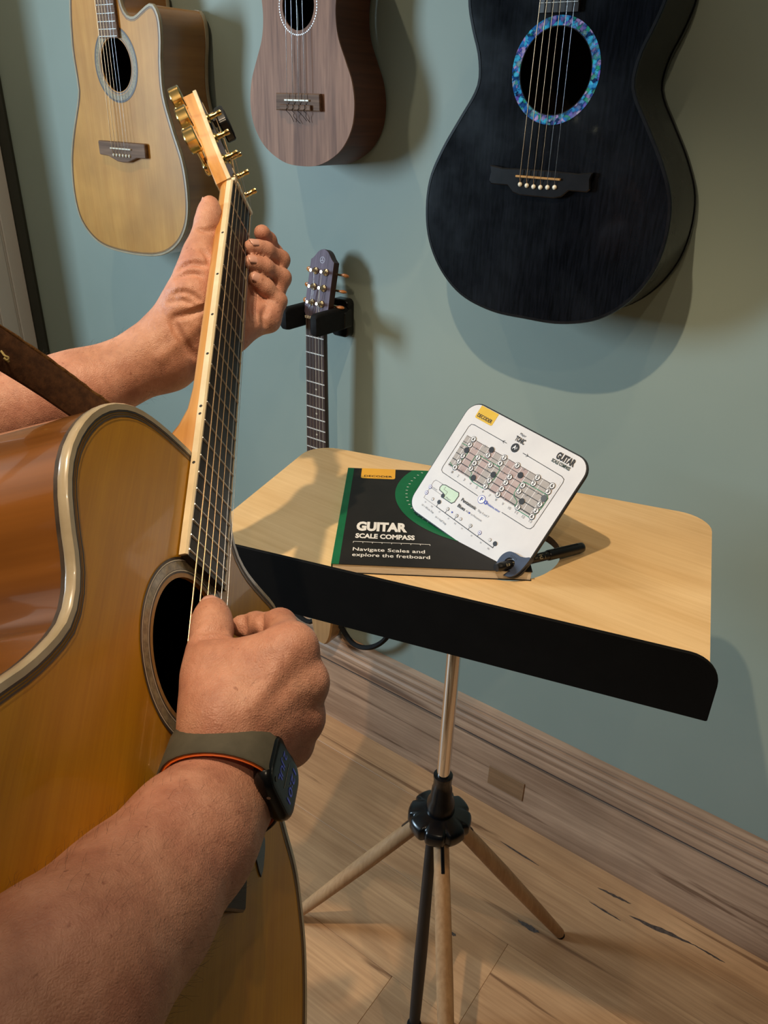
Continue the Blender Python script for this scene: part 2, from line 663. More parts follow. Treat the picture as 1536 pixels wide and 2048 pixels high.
# skirting board with a moulded top, dark strip painting the groove's shade and dust under the moulding
prof = [(WY, 0.0), (1.2335, 0.0), (1.2335, 0.184), (1.2345, 0.1865), (1.2475, 0.1875), (1.2475, 0.1945), (1.2345, 0.1955), (1.2320, 0.199), (1.2315, 0.205), (1.2335, 0.211), (1.2395, 0.2145), (1.2395, 0.218), (1.2375, 0.222), (1.2385, 0.229),
        (1.2425, 0.234), (1.2490, 0.2355), (1.2490, 0.2395), (1.2435, 0.2415), (1.2430, 0.248), (1.2465, 0.2545), (1.2535, 0.2560), (1.2535, 0.2590), (1.2495, 0.261), (1.2505, 0.268), (1.2555, 0.272), (WY, 0.274)]
rings = [[(x, a, b) for a, b in prof] for x in np.linspace(-2.168, XR, 12)]
sk = struct(MB().loft(rings).build('baseboard_back', MAT['skirting_wood'], None, True, 28))
MB().box(-2.168, XR, 1.2395, 1.2475, 0.1878, 0.1944).build('shade_and_dust_line', speckle('dark_shade_and_dust', srgb(58, 50, 52), srgb(76, 66, 66), 200, 0.95), sk)
MB().bbox(-0.545, -0.452, 1.2315, 1.2345, 0.072, 0.128, 0.0008).build('wood_patch', MAT['patch_wood'], sk)
struct(MB().box(XL, XL + 0.025, YF, WY, 0, 0.25).build('baseboard_left', MAT['skirting_wood']))

# white boarded door leaf standing open against the corner, dark strip painted as the shadow of the hinge gap
d = struct(MB().box(-2.262, -2.222, 0.72, 1.250, 0.01, 2.05).build('door_1', MAT['white_paint']))
yb = 1.254
for wd in (0.041, 0.048, 0.055, 0.055, 0.055, 0.055, 0.055, 0.055, 0.055):
    MB().bbox(-2.2225, -2.2145, yb - wd, yb, 0.01, 2.05, 0.0025).build('door_board', MAT['white_paint'], d)
    yb -= wd + 0.007
struct(MB().bbox(-2.262, -2.168, 1.2535, WY, 0.0, 2.12, 0.001).build('hinge_shade_1', MAT['gap_shade']))

# recessed ceiling downlights, the last one added to brighten the floor
MAT['lamp'] = base_mat('lamp_glow', (1, 0.85, 0.6, 1), 0.4, emit=(1, 0.80, 0.55, 1), es=12)
for i, (p_, t_, e_, a_) in enumerate(DOWNLIGHTS):
    lab = ['white recessed ceiling downlight above the hanging cutaway guitar', 'white recessed ceiling downlight above the held guitar headstock', 'white recessed ceiling downlight in front of the black guitar', 'white recessed ceiling downlight above the arms of the person', 'added white ceiling downlight brightening the floor right of the tripod stand'][i]
    t = thing('ceiling_downlight', lab, 'light', Matrix.Translation((p_[0], p_[1], 2.5)), 'ceiling downlights')
    MB().lathe([(0.034, 0.0), (0.034, -0.004), (0.038, -0.006), (0.046, -0.004), (0.047, 0.0)], n=32).build('bezel', MAT['white_paint'], t, True, 40)
    MB().lathe([(0.0005, -0.0015), (0.033, -0.0015), (0.033, -0.0005), (0.0005, -0.0005)], n=24).build('lens', MAT['lamp'], t)
# ------------------------------------------------------------------ guitars
# local frame of every instrument: x towards the treble side, y towards the headstock, z out of the front; nut at the origin, fretboard face at z = 0
def fretpos(n, scale):
    return scale * (1 - 2 ** (-n / 12.0))


def sym(pts):
    """right half outline from bottom centre to top -> ccw closed list"""
    r = [(x, y) for x, y in pts]
    l = [(-x, y) for x, y in reversed(pts) if abs(x) > 1e-6]
    return r + l


def ccw(poly):
    p = np.array(poly)
    a = 0.5 * np.sum(p[:, 0] * np.roll(p[:, 1], -1) - np.roll(p[:, 0], -1) * p[:, 1])
    return poly if a > 0 else poly[::-1]


def sweep_loop(loop, prof, closed_prof=True):
    """sweep a profile of (outward, z) around a closed loop"""
    rings = []
    base = np.array(loop)
    offs = {o_: np.array(offset(loop, o_)) for o_, _ in prof}
    for i in range(len(base)):
        rings.append([(offs[o_][i][0], offs[o_][i][1], z) for o_, z in prof])
    m = MB()
    n = len(prof)
    vs = [p for r in rings for p in r]
    fs = []
    N = len(rings)
    for k in range(N):
        a, b = k * n, ((k + 1) % N) * n
        for i in range(n if closed_prof else n - 1):
            j = (i + 1) % n
            fs.append((a + i, b + i, b + j, a + j))
    return m.add(vs, fs)


def tuner(parent, x, y, z, side, mats, post_h=0.016, btn=(0.009, 0.006, 0.007), shaft=0.014, style='keystone', tilt=0.0):
    """one machine head: post and washer on the front, gearbox behind, button at the side (headstock coordinates)"""
    t = MB().lathe([(0.0052, 0.0), (0.0052, 0.0016), (0.0040, 0.0026), (0.0030, 0.003), (0.0030, post_h * 0.55), (0.0023, post_h * 0.66), (0.0030, post_h * 0.8), (0.0028, post_h)], (x, y, z), n=14).build('tuner', mats[0], parent, True, 50)
    g = MB().bbox(x - 0.006, x + 0.006, y - 0.009, y + 0.009, z - 0.0235, z - 0.0155, 0.002)
    g.tube([(x + side * 0.004, y, z - 0.0195), (x + side * (0.012 + shaft), y, z - 0.0195)], 0.0026, 10)
    g.build('gearbox', mats[0], t, True, 50)
    bx = x + side * (0.012 + shaft)
    a, b, c = btn
    if style == 'oval':
        rings = []
        for k in range(9):
            th = math.pi * k / 8
            r = max(math.sin(th), 0.06)
            rings.append([(bx + side * a * (1 - math.cos(th)), y + b * r * math.cos(q), z - 0.0195 + c * r * math.sin(q)) for q in np.linspace(0, 2 * math.pi, 12, endpoint=False)])
        MB().loft(rings).build('tuner_button', mats[1], t, True)
    else:
        poly = [(0, -b * 0.55), (a * 0.5, -b * 0.95), (a * 1.5, -b * 1.05), (a * 1.95, -b * 0.6), (a * 2.05, 0), (a * 1.95, b * 0.6), (a * 1.5, b * 1.05), (a * 0.5, b * 0.95), (0, b * 0.55)]
        poly = [(bx + side * u, y + w) for u, w in poly]
        if side < 0:
            poly = poly[::-1]
        MB().prism(poly, z - 0.0195 - c * 0.5, z - 0.0195 + c * 0.5, 0.0012).build('tuner_button', mats[1], t, True, 40)
    return t


def make_guitar(root, c):
    """c: dictionary of dimensions and materials"""
    S = c['scale']
    zt = c.get('top_z', -0.007)
    depth = c['depth']
    zb = zt - depth
    out = ccw(spline(c['outline'], 150))
    hx, hy, hr = c['hole']
    # soundboard with a real sound hole, hollow body behind
    plate_with_holes('soundboard', out, [circle(hx, hy, hr, 48)], zt - 0.003, zt, c['m_top'], root)
    m = MB()
    inn = offset(out, -0.003)
    n = len(out)
    rings = [[(x, y, z) for x, y in out] for z in np.linspace(zb, zt - 0.003, 5)]
    for k in range(4):
        a = k
    m.loft(rings, cap=False)
    m.build('side', c['m_side'], root, True, 60)
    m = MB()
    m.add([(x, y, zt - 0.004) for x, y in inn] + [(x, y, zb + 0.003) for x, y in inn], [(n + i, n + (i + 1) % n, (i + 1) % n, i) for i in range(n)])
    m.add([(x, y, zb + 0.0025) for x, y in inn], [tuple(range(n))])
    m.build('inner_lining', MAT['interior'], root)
    MB().prism(offset(out, -0.0004), zb - 0.003, zb, 0.001).build('back', c['m_side'], root, True, 30)
    bd = c.get('binding')
    if bd:
        w_, h_ = bd
        prof = [(-0.0030, zt + 0.0006), (0.0008, zt + 0.0006), (0.0016, zt - 0.0004), (0.0020, zt - 0.002), (0.0020, zt - h_ + 0.001), (0.0012, zt - h_), (-0.001, zt - h_)]
        sweep_loop(out, prof).build('binding', c['m_bind'], root, True, 50)
        prof = [(-0.001, zb + 0.006), (0.0012, zb + 0.006), (0.0015, zb + 0.005), (0.0015, zb - 0.002), (0.0008, zb - 0.0032), (-0.003, zb - 0.0032)]
        sweep_loop(out, prof).build('back_binding', c['m_bind'], root, True, 50)
        pf = MB()
        for (a, b) in c.get('purfling', [(0.0032, 0.0044), (0.0056, 0.0064)]):
            pf.add(*strip_loop(offset(out, -a), offset(out, -b), zt + 0.0004))
        if pf.v:
            pf.build('purfling', MAT['purfling'], root)
        if c.get('side_line'):
            MB().add(*[(lambda q: (q.v, q.f))(sweep_loop(out, [(0.0006, zt - h_), (0.0012, zt - h_ - 0.0002), (0.0012, zt - h_ - 0.0026), (0.0006, zt - h_ - 0.0028)]))][0]).build('side_purfling', MAT['purfling'], root, True, 50)
    # rosette: list of (inner, outer, material)
    if c.get('rosette'):
        ro = None
        for a, b, mt in c['rosette']:
            mm = MB()
            mm.add(*strip_loop(circle(hx, hy, b, 64), circle(hx, hy, a, 64), zt + 0.0005))
            ro2 = mm.build('rosette' if ro is None else 'rosette_ring', mt, root if ro is None else ro)
            ro = ro or ro2
    if c.get('beads'):
        r_, nb, mt = c['beads']
        mm = MB()
        for k in range(nb):
            t = 2 * math.pi * k / nb
            q = np.array([math.cos(t), math.sin(t)])
            e = np.array([-q[1], q[0]])
            a = q * (r_ - 0.0009)
            b = q * (r_ + 0.0009)
            mm.add([(*(np.array([hx, hy]) + v), zt + 0.0006) for v in (a - e * 0.0011, b - e * 0.0012, b + e * 0.0012, a + e * 0.0011)], [(0, 1, 2, 3)])
        mm.build('rosette', mt, root)
    # bridge
    by = -S
    bx = c.get('bridge_x', 0.0)
    bo = c['bridge']
    br = MB().prism(ccw([(x + bx, y + by) for x, y in bo]), zt, zt + c.get('bridge_h', 0.009), 0.0015).build('bridge', c['m_bridge'], root, True, 35)
    bh = zt + c.get('bridge_h', 0.009)
    ns = c['strings']
    sw = c['spread']
    MB().bbox(bx - sw[1] / 2 - 0.008, bx + sw[1] / 2 + 0.008, by - 0.0015, by + 0.0015, bh - 0.001, bh + 0.0035, 0.0006).build('saddle', c.get('m_saddle', MAT['bone']), br)
    for k in range(ns):
        x = bx + (k / (ns - 1) - 0.5) * sw[1]
        if c.get('pins', True):
            MB().lathe([(0.0028, 0), (0.0034, 0.001), (0.0034, 0.002), (0.002, 0.0034), (0.0003, 0.0038)], (x, by - 0.013 - c.get('pin_arc', 0.0) * abs(k - (ns - 1) / 2), bh - 0.0006), n=10).build('bridge_pin', c.get('m_pin', MAT['bone']), br, True, 60)
    # fretboard
    E_ = c['fb_end']
    hw = lambda t: c['nut_w'] / 2 + (c['end_w'] - c['nut_w']) / 2 * (t / E_)
    th = c.get('fb_th', 0.006)
    fb = MB().loft([[(-hw(t), -t, -th), (hw(t), -t, -th), (hw(t), -t, -0.0006), (hw(t) * 0.7, -t, 0.0), (-hw(t) * 0.7, -t, 0.0), (-hw(t), -t, -0.0006)] for t in np.linspace(0, E_, 6)]).build('fretboard', c['m_fb'], root)
    if c.get('m_fbbind'):
        for s in (-1, 1):
            m = MB()
            m.loft([[(s * (hw(t) - 0.0004), -t, -th - 0.0002), (s * (hw(t) + 0.0016), -t, -th - 0.0002), (s * (hw(t) + 0.0016), -t, -0.0012), (s * (hw(t) + 0.0002), -t, 0.0001), (s * (hw(t) - 0.0012), -t, 0.0001)] for t in np.linspace(0.0, E_, 6)])
            m.build('fretboard_binding', c['m_fbbind'], fb)
    nfr = c['frets']
    for k in range(1, nfr + 1):
        t = fretpos(k, S)
        a = hw(t) - 0.0002
        MB().add([(-a, -t - 0.0011, -0.0008), (a, -t - 0.0011, -0.0008), (a, -t + 0.0011, -0.0008), (-a, -t + 0.0011, -0.0008), (-a * 0.98, -t - 0.0004, 0.0008), (a * 0.98, -t - 0.0004, 0.0008), (a * 0.98, -t + 0.0004, 0.0008), (-a * 0.98, -t + 0.0004, 0.0008)],
                 [(4, 5, 6, 7), (0, 1, 5, 4), (1, 2, 6, 5), (2, 3, 7, 6), (3, 0, 4, 7)]).build('fret', MAT['fret'], fb)
    for k in c.get('side_dots', []):
        t = (fretpos(k - 1, S) + fretpos(k, S)) / 2
        for dt in ((-0.004, 0.004) if k == 12 else (0,)):
            MB().lathe([(0.0003, 0), (0.0013, 0), (0.0013, 0.0003), (0.0003, 0.0004)], (-hw(t) - 0.0015, -t - dt, -0.0034), (-1, 0, 0), 10).build('side_dot', MAT['dot_black'], fb)
    for k in c.get('face_dots', []):
        t = (fretpos(k - 1, S) + fretpos(k, S)) / 2
        MB().lathe([(0.0003, 0), (0.0022, 0), (0.0022, 0.0003), (0.0003, 0.0004)], (0, -t, 0.0), (0, 0, 1), 12).build('inlay_dot', MAT['bone'], fb)
    # neck with heel
    J = c['join']
    nd = c.get('neck_d', 0.0145)
    secs = []
    ts = list(np.linspace(-0.004, J - 0.075, 7)) + list(J - 0.075 + 0.075 * np.array([0.3, 0.5, 0.65, 0.78, 0.88, 0.95, 1.0]))
    heel = depth - 0.012 if c.get('heel', True) else nd
    for t in ts:
        q = max(0, (t - (J - 0.075)) / 0.075)
        e = q ** 2.6
        dd = nd + 0.002 * max(t, 0) / J + (heel - nd) * e
        wv = hw(max(t, 0)) + 0.0012
        ring = []
        for k in range(13):
            a = math.pi * k / 12
            cx_ = math.cos(a)
            sn = math.sin(a) ** (0.75 - 0.25 * e)
            taper = 1 - 0.35 * e * sn
            ring.append((wv * cx_ * taper, -t, -th - dd * sn))
        secs.append(ring)
    MB().loft(secs).build('neck', c['m_neck'], root, True, 50)
    # headstock, tilted back
    al = math.radians(c['tilt'])
    hm = Matrix.Translation((0, 0.002, -0.0035)) @ Matrix.Rotation(-al, 4, 'X')
    hs_t = c.get('hs_t', 0.015)
    hso = ccw(c['hs'])
    hs = MB().prism(hso, -hs_t, 0, 0.001).build('headstock', c['m_neck'], root, True, 30)
    hs.matrix_local = hm
    MB().prism(offset(hso, -0.0003), 0.0, 0.0016).build('headstock_veneer', c['m_veneer'], hs)
    if c.get('hs_bind'):
        lo = offset(hso, 0.0)
        sweep_loop(lo, [(-0.0012, 0.0022), (0.0010, 0.0020), (0.0012, 0.0008), (0.0012, -0.0022), (-0.001, -0.0022)]).build('headstock_binding', c['m_fbbind'], hs)
    MB().bbox(-c['nut_w'] / 2 - 0.0005, c['nut_w'] / 2 + 0.0005, 0.0, 0.0048, -th, 0.0022, 0.0006).build('nut', c.get('m_nut', MAT['bone']), root)
    posts = []
    for (x, y, s) in c['tuners']:
        t = tuner(hs, x, y, 0.0016, s, c['m_tuner'], **c.get('tuner_kw', {}))
        q = hm @ Vector((x, y, 0.0016 + 0.009))
        posts.append(q)
    # strings
    for k in range(ns):
        u = k / (ns - 1) - 0.5
        xs = bx + u * sw[1]
        xn = u * sw[0]
        rad = c['gauge'][k]
        p0 = (xs, by - 0.013 - c.get('pin_arc', 0.0) * abs(k - (ns - 1) / 2), bh + 0.0005) if c.get('pins', True) else (xs, by - 0.009, bh - 0.001)
        pts = [p0, (xs, by - 0.001, bh + 0.0036), (xn, 0.0015, 0.0026), (xn, 0.0045, 0.0016)]
        q = posts[c['post_of'][k]]
        sg = -1 if q.x > 0 else 1
        pts += [(q.x + sg * 0.0029, q.y - 0.0005, q.z)]
        for w_ in range(1, 9):
            a = math.pi * 0.5 * w_
            r_ = 0.0034
            pts.append((q.x + sg * r_ * math.cos(a), q.y + r_ * math.sin(a), q.z - 0.0004 * w_))
        MB().tube(pts, rad, 6).build('string', MAT['brass_string'] if k < c['wound'] else MAT['steel_string'], root, True)
    return root


def wall_M(x, nut_z, front_y):
    return frame((x, front_y, nut_z), (1, 0, 0), (0, 0, 1), (0, -1, 0))


HS_STD = [(-0.024, 0.0), (0.024, 0.0), (0.030, 0.020), (0.0345, 0.045), (0.0370, 0.178), (0.020, 0.187), (0.0, 0.180), (-0.020, 0.187), (-0.0370, 0.178), (-0.0345, 0.045), (-0.030, 0.020)]
TUN_STD = [(-0.0235, 0.040, -1), (-0.0250, 0.085, -1), (-0.0262, 0.130, -1), (0.0262, 0.130, 1), (0.0250, 0.085, 1), (0.0235, 0.040, 1)]
POST_STD = [0, 1, 2, 3, 4, 5]
GAUGE = [0.00068, 0.00058, 0.00046, 0.00038, 0.00028, 0.00024]
BRIDGE_DREAD = [(-0.076, 0.013), (0.076, 0.013), (0.078, 0.011), (0.078, -0.013), (0.076, -0.015), (0.048, -0.016), (0.036, -0.020), (0.018, -0.0255), (0.0, -0.0265), (-0.018, -0.0255), (-0.036, -0.020), (-0.048, -0.016), (-0.076, -0.015), (-0.078, -0.013), (-0.078, 0.011)]

MAT['spruce_held'] = wood('amber_spruce', srgb(172, 112, 12), srgb(208, 150, 28), 'y', 420, 40, 0.35, coat=0.3, streak=0.35, bump=0.02, blotch=0.35, contrast=0.7, spec=0.35)
MAT['maple_side'] = wood('flamed_amber_side', srgb(84, 46, 12), srgb(154, 96, 38), 'z', 60, 14, 0.25, coat=0.8, streak=0.3, bump=0.0, blotch=0.6)
MAT['maple_neck'] = wood('honey_maple_neck', srgb(176, 116, 54), srgb(208, 152, 84), 'y', 160, 20, 0.3, coat=0.5, bump=0.03)
MAT['spruce_wall'] = wood('aged_spruce', srgb(186, 124, 50), srgb(220, 164, 84), 'y', 380, 24, 0.38, coat=0.55, streak=0.35, bump=0.015, blotch=0.7, contrast=0.6, spec=0.3)
MAT['maple_side2'] = wood('amber_maple_side', srgb(140, 92, 42), srgb(186, 132, 70), 'z', 60, 14, 0.25, coat=0.8, streak=0.3, bump=0.0, blotch=0.6)
MAT['koa'] = wood('striped_mahogany', srgb(104, 72, 58), srgb(172, 130, 106), 'y', 200, 40, 0.55, streak=0.3, bump=0.06, blotch=0.2, spec=0.2, contrast=1.1)
MAT['koa_side'] = wood('mahogany_side', srgb(70, 36, 20), srgb(104, 58, 34), 'z', 160, 30, 0.5, bump=0.1)
MAT['ros_grey'] = speckle('rosette_grey', srgb(120, 108, 86), srgb(160, 146, 116), 260, 0.3, coat=0.4)
MAT['ros_tan'] = wood('rosette_tan', srgb(150, 110, 54), srgb(176, 132, 72), 'y', 300, 40, 0.4)
MAT['pearl_chip'] = speckle('pearl_chips', srgb(200, 205, 210), srgb(235, 238, 240), 500, 0.25)


def carbon_mat():
    m = base_mat('black_carbon_weave', srgb(14, 16, 22), 0.28, coat=0.12, spec=0.2)
    t = NT(m)
    v = t.coords((1, 1, 1))
    n = t.noise(t.coords((1, 0.08, 1)), 260, 4, 0.65)
    n2 = t.noise(v, 7, 4, 0.6)
    c = t.ramp(n, [(0.35, srgb(4, 5, 7)), (0.7, srgb(16, 18, 24))])
    t.link(c, t.b.inputs['Base Color'])
    t.link(t.ramp(n2, [(0.35, (0.16, 0.16, 0.16, 1)), (0.7, (0.34, 0.34, 0.34, 1))]), t.b.inputs['Roughness'])
    t.bump(n, 0.05, 0.0004)
    return m


def abalone_mat():
    m = base_mat('abalone_shell', (0.1, 0.4, 0.6, 1), 0.12, coat=0.8)
    t = NT(m)
    v = t.coords((1, 1, 1))
    vo = t.node('ShaderNodeTexVoronoi')
    vo.inputs['Scale'].default_value = 190
    vo.inputs['Randomness'].default_value = 1.0
    n = t.noise(v, 130, 4, 0.6, 1.5)
    x = t.node('ShaderNodeVectorMath', operation='ADD')
    sc = t.node('ShaderNodeVectorMath', operation='SCALE')
    cb = t.node('ShaderNodeCombineXYZ')
    t.link(n, cb.inputs[0])
    t.link(n, cb.inputs[1])
    t.link(cb.outputs[0], sc.inputs[0])
    sc.inputs['Scale'].default_value = 0.012
    t.link(v, x.inputs[0])
    t.link(sc.outputs[0], x.inputs[1])
    t.link(x.outputs[0], vo.inputs['Vector'])
    sep = t.node('ShaderNodeSeparateColor')
    t.link(vo.outputs['Color'], sep.inputs[0])
    c = t.ramp(sep.outputs[0], [(0.0, srgb(20, 34, 70)), (0.2, srgb(40, 110, 190)), (0.4, srgb(70, 190, 225)), (0.55, srgb(110, 90, 190)), (0.72, srgb(40, 150, 120)), (0.86, srgb(190, 160, 215)), (1.0, srgb(25, 60, 130))])
    dk = t.ramp(vo.outputs['Distance'], [(0.0, (1.15, 1.15, 1.15, 1)), (0.55, (0.8, 0.8, 0.8, 1)), (0.8, (0.18, 0.2, 0.3, 1))])
    t.link(t.mix(1.0, c, dk, 'MULTIPLY'), t.b.inputs['Base Color'])
    return m


MAT['carbon'] = carbon_mat()
MAT['abalone'] = abalone_mat()

# --- cutaway dreadnought on the wall
yy = lambda z, nz: z - nz
NZ = 2.05
CX = -1.512
L_pts = [(-1.633, 1.676), (-1.648, 1.592), (-1.647, 1.525), (-1.652, 1.495), (-1.692, 1.418), (-1.713, 1.36), (-1.720, 1.289), (-1.704, 1.234), (-1.646, 1.194), (-1.547, 1.184), (-1.44, 1.192), (-1.376, 1.219), (-1.338, 1.262),
         (-1.325, 1.315), (-1.330, 1.383), (-1.354, 1.448), (-1.371, 1.505), (-1.370, 1.558), (-1.363, 1.600), (-1.363, 1.633), (-1.374, 1.653), (-1.388, 1.656), (-1.409, 1.648), (-1.436, 1.637), (-1.458, 1.641), (-1.471, 1.660), (-1.476, 1.690), (-1.512, 1.6945), (-1.570, 1.6940), (-1.612, 1.689)]
g1 = thing('acoustic_guitar', 'honey coloured cutaway acoustic guitar hanging on the wall beside the white boarded door', 'guitar', wall_M(CX, NZ, WY - 0.137))
make_guitar(g1, dict(scale=0.648, depth=0.119, outline=[(x - CX, z - NZ) for x, z in L_pts], hole=(0.004, 1.557 - NZ, 0.0485), m_top=MAT['spruce_wall'], m_side=MAT['maple_side2'],
                     binding=(0.002, 0.006), m_bind=MAT['ivory'], rosette=[(0.0505, 0.0525, MAT['purfling']), (0.0525, 0.0555, MAT['ros_tan']), (0.0555, 0.0645, MAT['ros_grey']), (0.0645, 0.0685, MAT['purfling'])],
                     bridge=BRIDGE_DREAD, m_bridge=MAT['rosewood'], strings=6, spread=(0.036, 0.053), fb_end=0.447, nut_w=0.043, end_w=0.058, m_fb=MAT['rosewood'], frets=20,
                     join=0.3565, m_neck=MAT['maple_neck'], tilt=14, hs=HS_STD, m_veneer=MAT['rosewood'], tuners=TUN_STD, m_tuner=(MAT['gold'], MAT['gold']), gauge=GAUGE, post_of=POST_STD, wound=4, face_dots=[3, 5, 7, 9, 12]))

# --- baritone ukulele
NZu = 1.988
CXu = -1.037
U_half = [(0.0, 1.396), (0.045, 1.401), (0.090, 1.424), (0.116, 1.458), (0.1235, 1.495), (0.118, 1.532), (0.103, 1.565), (0.088, 1.597), (0.0825, 1.627), (0.084, 1.655), (0.091, 1.690), (0.091, 1.722), (0.076, 1.746), (0.045, 1.757), (0.02, 1.759)]
BRIDGE_UKE = [(-0.052, 0.011), (0.052, 0.011), (0.053, -0.0165), (-0.053, -0.0165)]
g2 = thing('baritone_ukulele', 'four-string ukulele with a striped reddish brown mahogany front hanging on the wall', 'ukulele', wall_M(CXu, NZu, WY - 0.107))
make_guitar(g2, dict(scale=0.485, depth=0.091, outline=sym([(x, z - NZu) for x, z in U_half]), hole=(0, 1.645 - NZu, 0.036), m_top=MAT['koa'], m_side=MAT['koa_side'],
                     bridge=BRIDGE_UKE, m_bridge=MAT['rosewood'], strings=4, spread=(0.028, 0.042), fb_end=0.300, nut_w=0.036, end_w=0.046, m_fb=MAT['rosewood'], frets=18, beads=(0.0425, 64, MAT['pearl_chip']), pins=False,
                     join=0.231, m_neck=MAT['koa_side'], tilt=13, hs=[(x * 0.85, y * 0.8) for x, y in HS_STD], m_veneer=MAT['koa_side'], tuners=[(-0.02, 0.04, -1), (-0.022, 0.1, -1), (0.022, 0.1, 1), (0.02, 0.04, 1)], m_tuner=(MAT['chrome'], MAT['bone']),
                     gauge=[0.0005, 0.00055, 0.0006, 0.0005], post_of=[0, 1, 2, 3], wound=0, bridge_h=0.007, hs_t=0.012))
ub = [o for o in g2.children if o.name.startswith('bridge')][0]
# raised tie block behind the saddle with knotted string ends
MB().bbox(-0.040, 0.034, -0.485 - 0.0155, -0.485 - 0.007, -0.001, 0.0045, 0.001).build('tie_block', MAT['rosewood'], ub)
for k in range(4):
    x = (k / 3 - 0.5) * 0.042
    r = random.Random(k)
    pts = [(x, -0.492, 0.005), (x + 0.002, -0.4965, 0.0062), (x - 0.003, -0.501, 0.004), (x + 0.001, -0.505, 0.002), (x + r.uniform(-0.004, 0.008), -0.511, 0.0), (x + r.uniform(-0.004, 0.012), -0.517 - r.uniform(0, 0.006), -0.004)]
    MB().tube(spline(pts, 18, False), 0.0005, 5).build('string_knot', MAT['black_rubber'], ub, True)

# --- black carbon guitar
NZb = 2.060
CXb = -0.538
B_half = [(0.0, 1.2045), (0.06, 1.2065), (0.118, 1.2225), (0.160, 1.2545), (0.188, 1.298), (0.1985, 1.345), (0.195, 1.395), (0.175, 1.44), (0.146, 1.485), (0.124, 1.518), (0.1175, 1.540), (0.122, 1.570), (0.134, 1.600), (0.1435, 1.632), (0.143, 1.665), (0.122, 1.695), (0.078, 1.711), (0.03, 1.713)]
BRIDGE_BLK = [(-0.083, 0.012), (-0.079, 0.012), (-0.060, 0.0095), (-0.02, 0.0105), (0.02, 0.0105), (0.060, 0.0095), (0.079, 0.012), (0.083, 0.012), (0.080, 0.003), (0.082, -0.010), (0.078, -0.014), (0.050, -0.014), (0.040, -0.023), (0.028, -0.026), (-0.028, -0.026), (-0.040, -0.023), (-0.050, -0.014), (-0.078, -0.014), (-0.082, -0.010), (-0.080, 0.003)]
g3 = thing('acoustic_guitar', 'glossy black acoustic guitar with blue abalone ring around its sound hole', 'guitar', wall_M(CXb, NZb, WY - 0.137))
make_guitar(g3, dict(scale=0.648, depth=0.119, outline=sym([(x, z - NZb) for x, z in B_half]), hole=(0.003, 1.548 - NZb, 0.0535), m_top=MAT['carbon'], m_side=MAT['carbon'], binding=(0.002, 0.004), m_bind=MAT['black_gloss'], purfling=[],
                     rosette=[(0.0545, 0.0665, MAT['abalone']), (0.0535, 0.0547, MAT['black_gloss'])], bridge=BRIDGE_BLK, m_bridge=MAT['black_gloss'], m_saddle=MAT['ros_tan'], m_pin=MAT['bone'], pin_arc=-0.0008,
                     strings=6, spread=(0.038, 0.056), fb_end=0.443, nut_w=0.044, end_w=0.058, m_fb=MAT['ebony'], frets=19, join=0.349, m_neck=MAT['carbon'], tilt=13, hs=HS_STD, m_veneer=MAT['carbon'],
                     tuners=TUN_STD, m_tuner=(MAT['chrome'], MAT['black_gloss']), gauge=GAUGE, post_of=POST_STD, wound=4))

# --- the guitar being played
A_b, A_s, A_n = np.array([0.0339098, -0.5625136, 0.8260923]), np.array([0.5644879, -0.6713196, -0.4802951]), np.array([0.8247445, 0.4826058, 0.2947678])
G_O = np.array([-0.6301158, 0.6119785, 1.4092553])
GM = frame(G_O, -A_b, -A_s, A_n)


def GP(x, y, z):
    return G_O - A_b * x - A_s * y + A_n * z


H_pts = [(0.0, -0.357), (-0.026, -0.357), (-0.070, -0.363), (-0.101, -0.372), (-0.123, -0.386), (-0.139, -0.404), (-0.149, -0.424), (-0.1535, -0.445), (-0.151, -0.466), (-0.142, -0.488), (-0.132, -0.507), (-0.1275, -0.524), (-0.130, -0.545), (-0.148, -0.572), (-0.172, -0.597),
         (-0.197, -0.628), (-0.214, -0.667), (-0.220, -0.712), (-0.212, -0.762), (-0.183, -0.812), (-0.128, -0.846), (-0.064, -0.860), (0.0, -0.863), (0.064, -0.860), (0.130, -0.846), (0.187, -0.812), (0.216, -0.770), (0.2235, -0.728), (0.2215, -0.684), (0.2135, -0.654), (0.198, -0.621), (0.172, -0.592),
         (0.147, -0.562), (0.135, -0.532), (0.134, -0.500), (0.142, -0.470), (0.151, -0.445), (0.153, -0.427), (0.146, -0.416), (0.131, -0.4105), (0.108, -0.4095), (0.080, -0.4075), (0.060, -0.401), (0.047, -0.389), (0.0405, -0.372), (0.034, -0.3585)]
g4 = thing('acoustic_guitar', 'amber cutaway acoustic guitar with cream binding held and played by the person', 'guitar', GM)
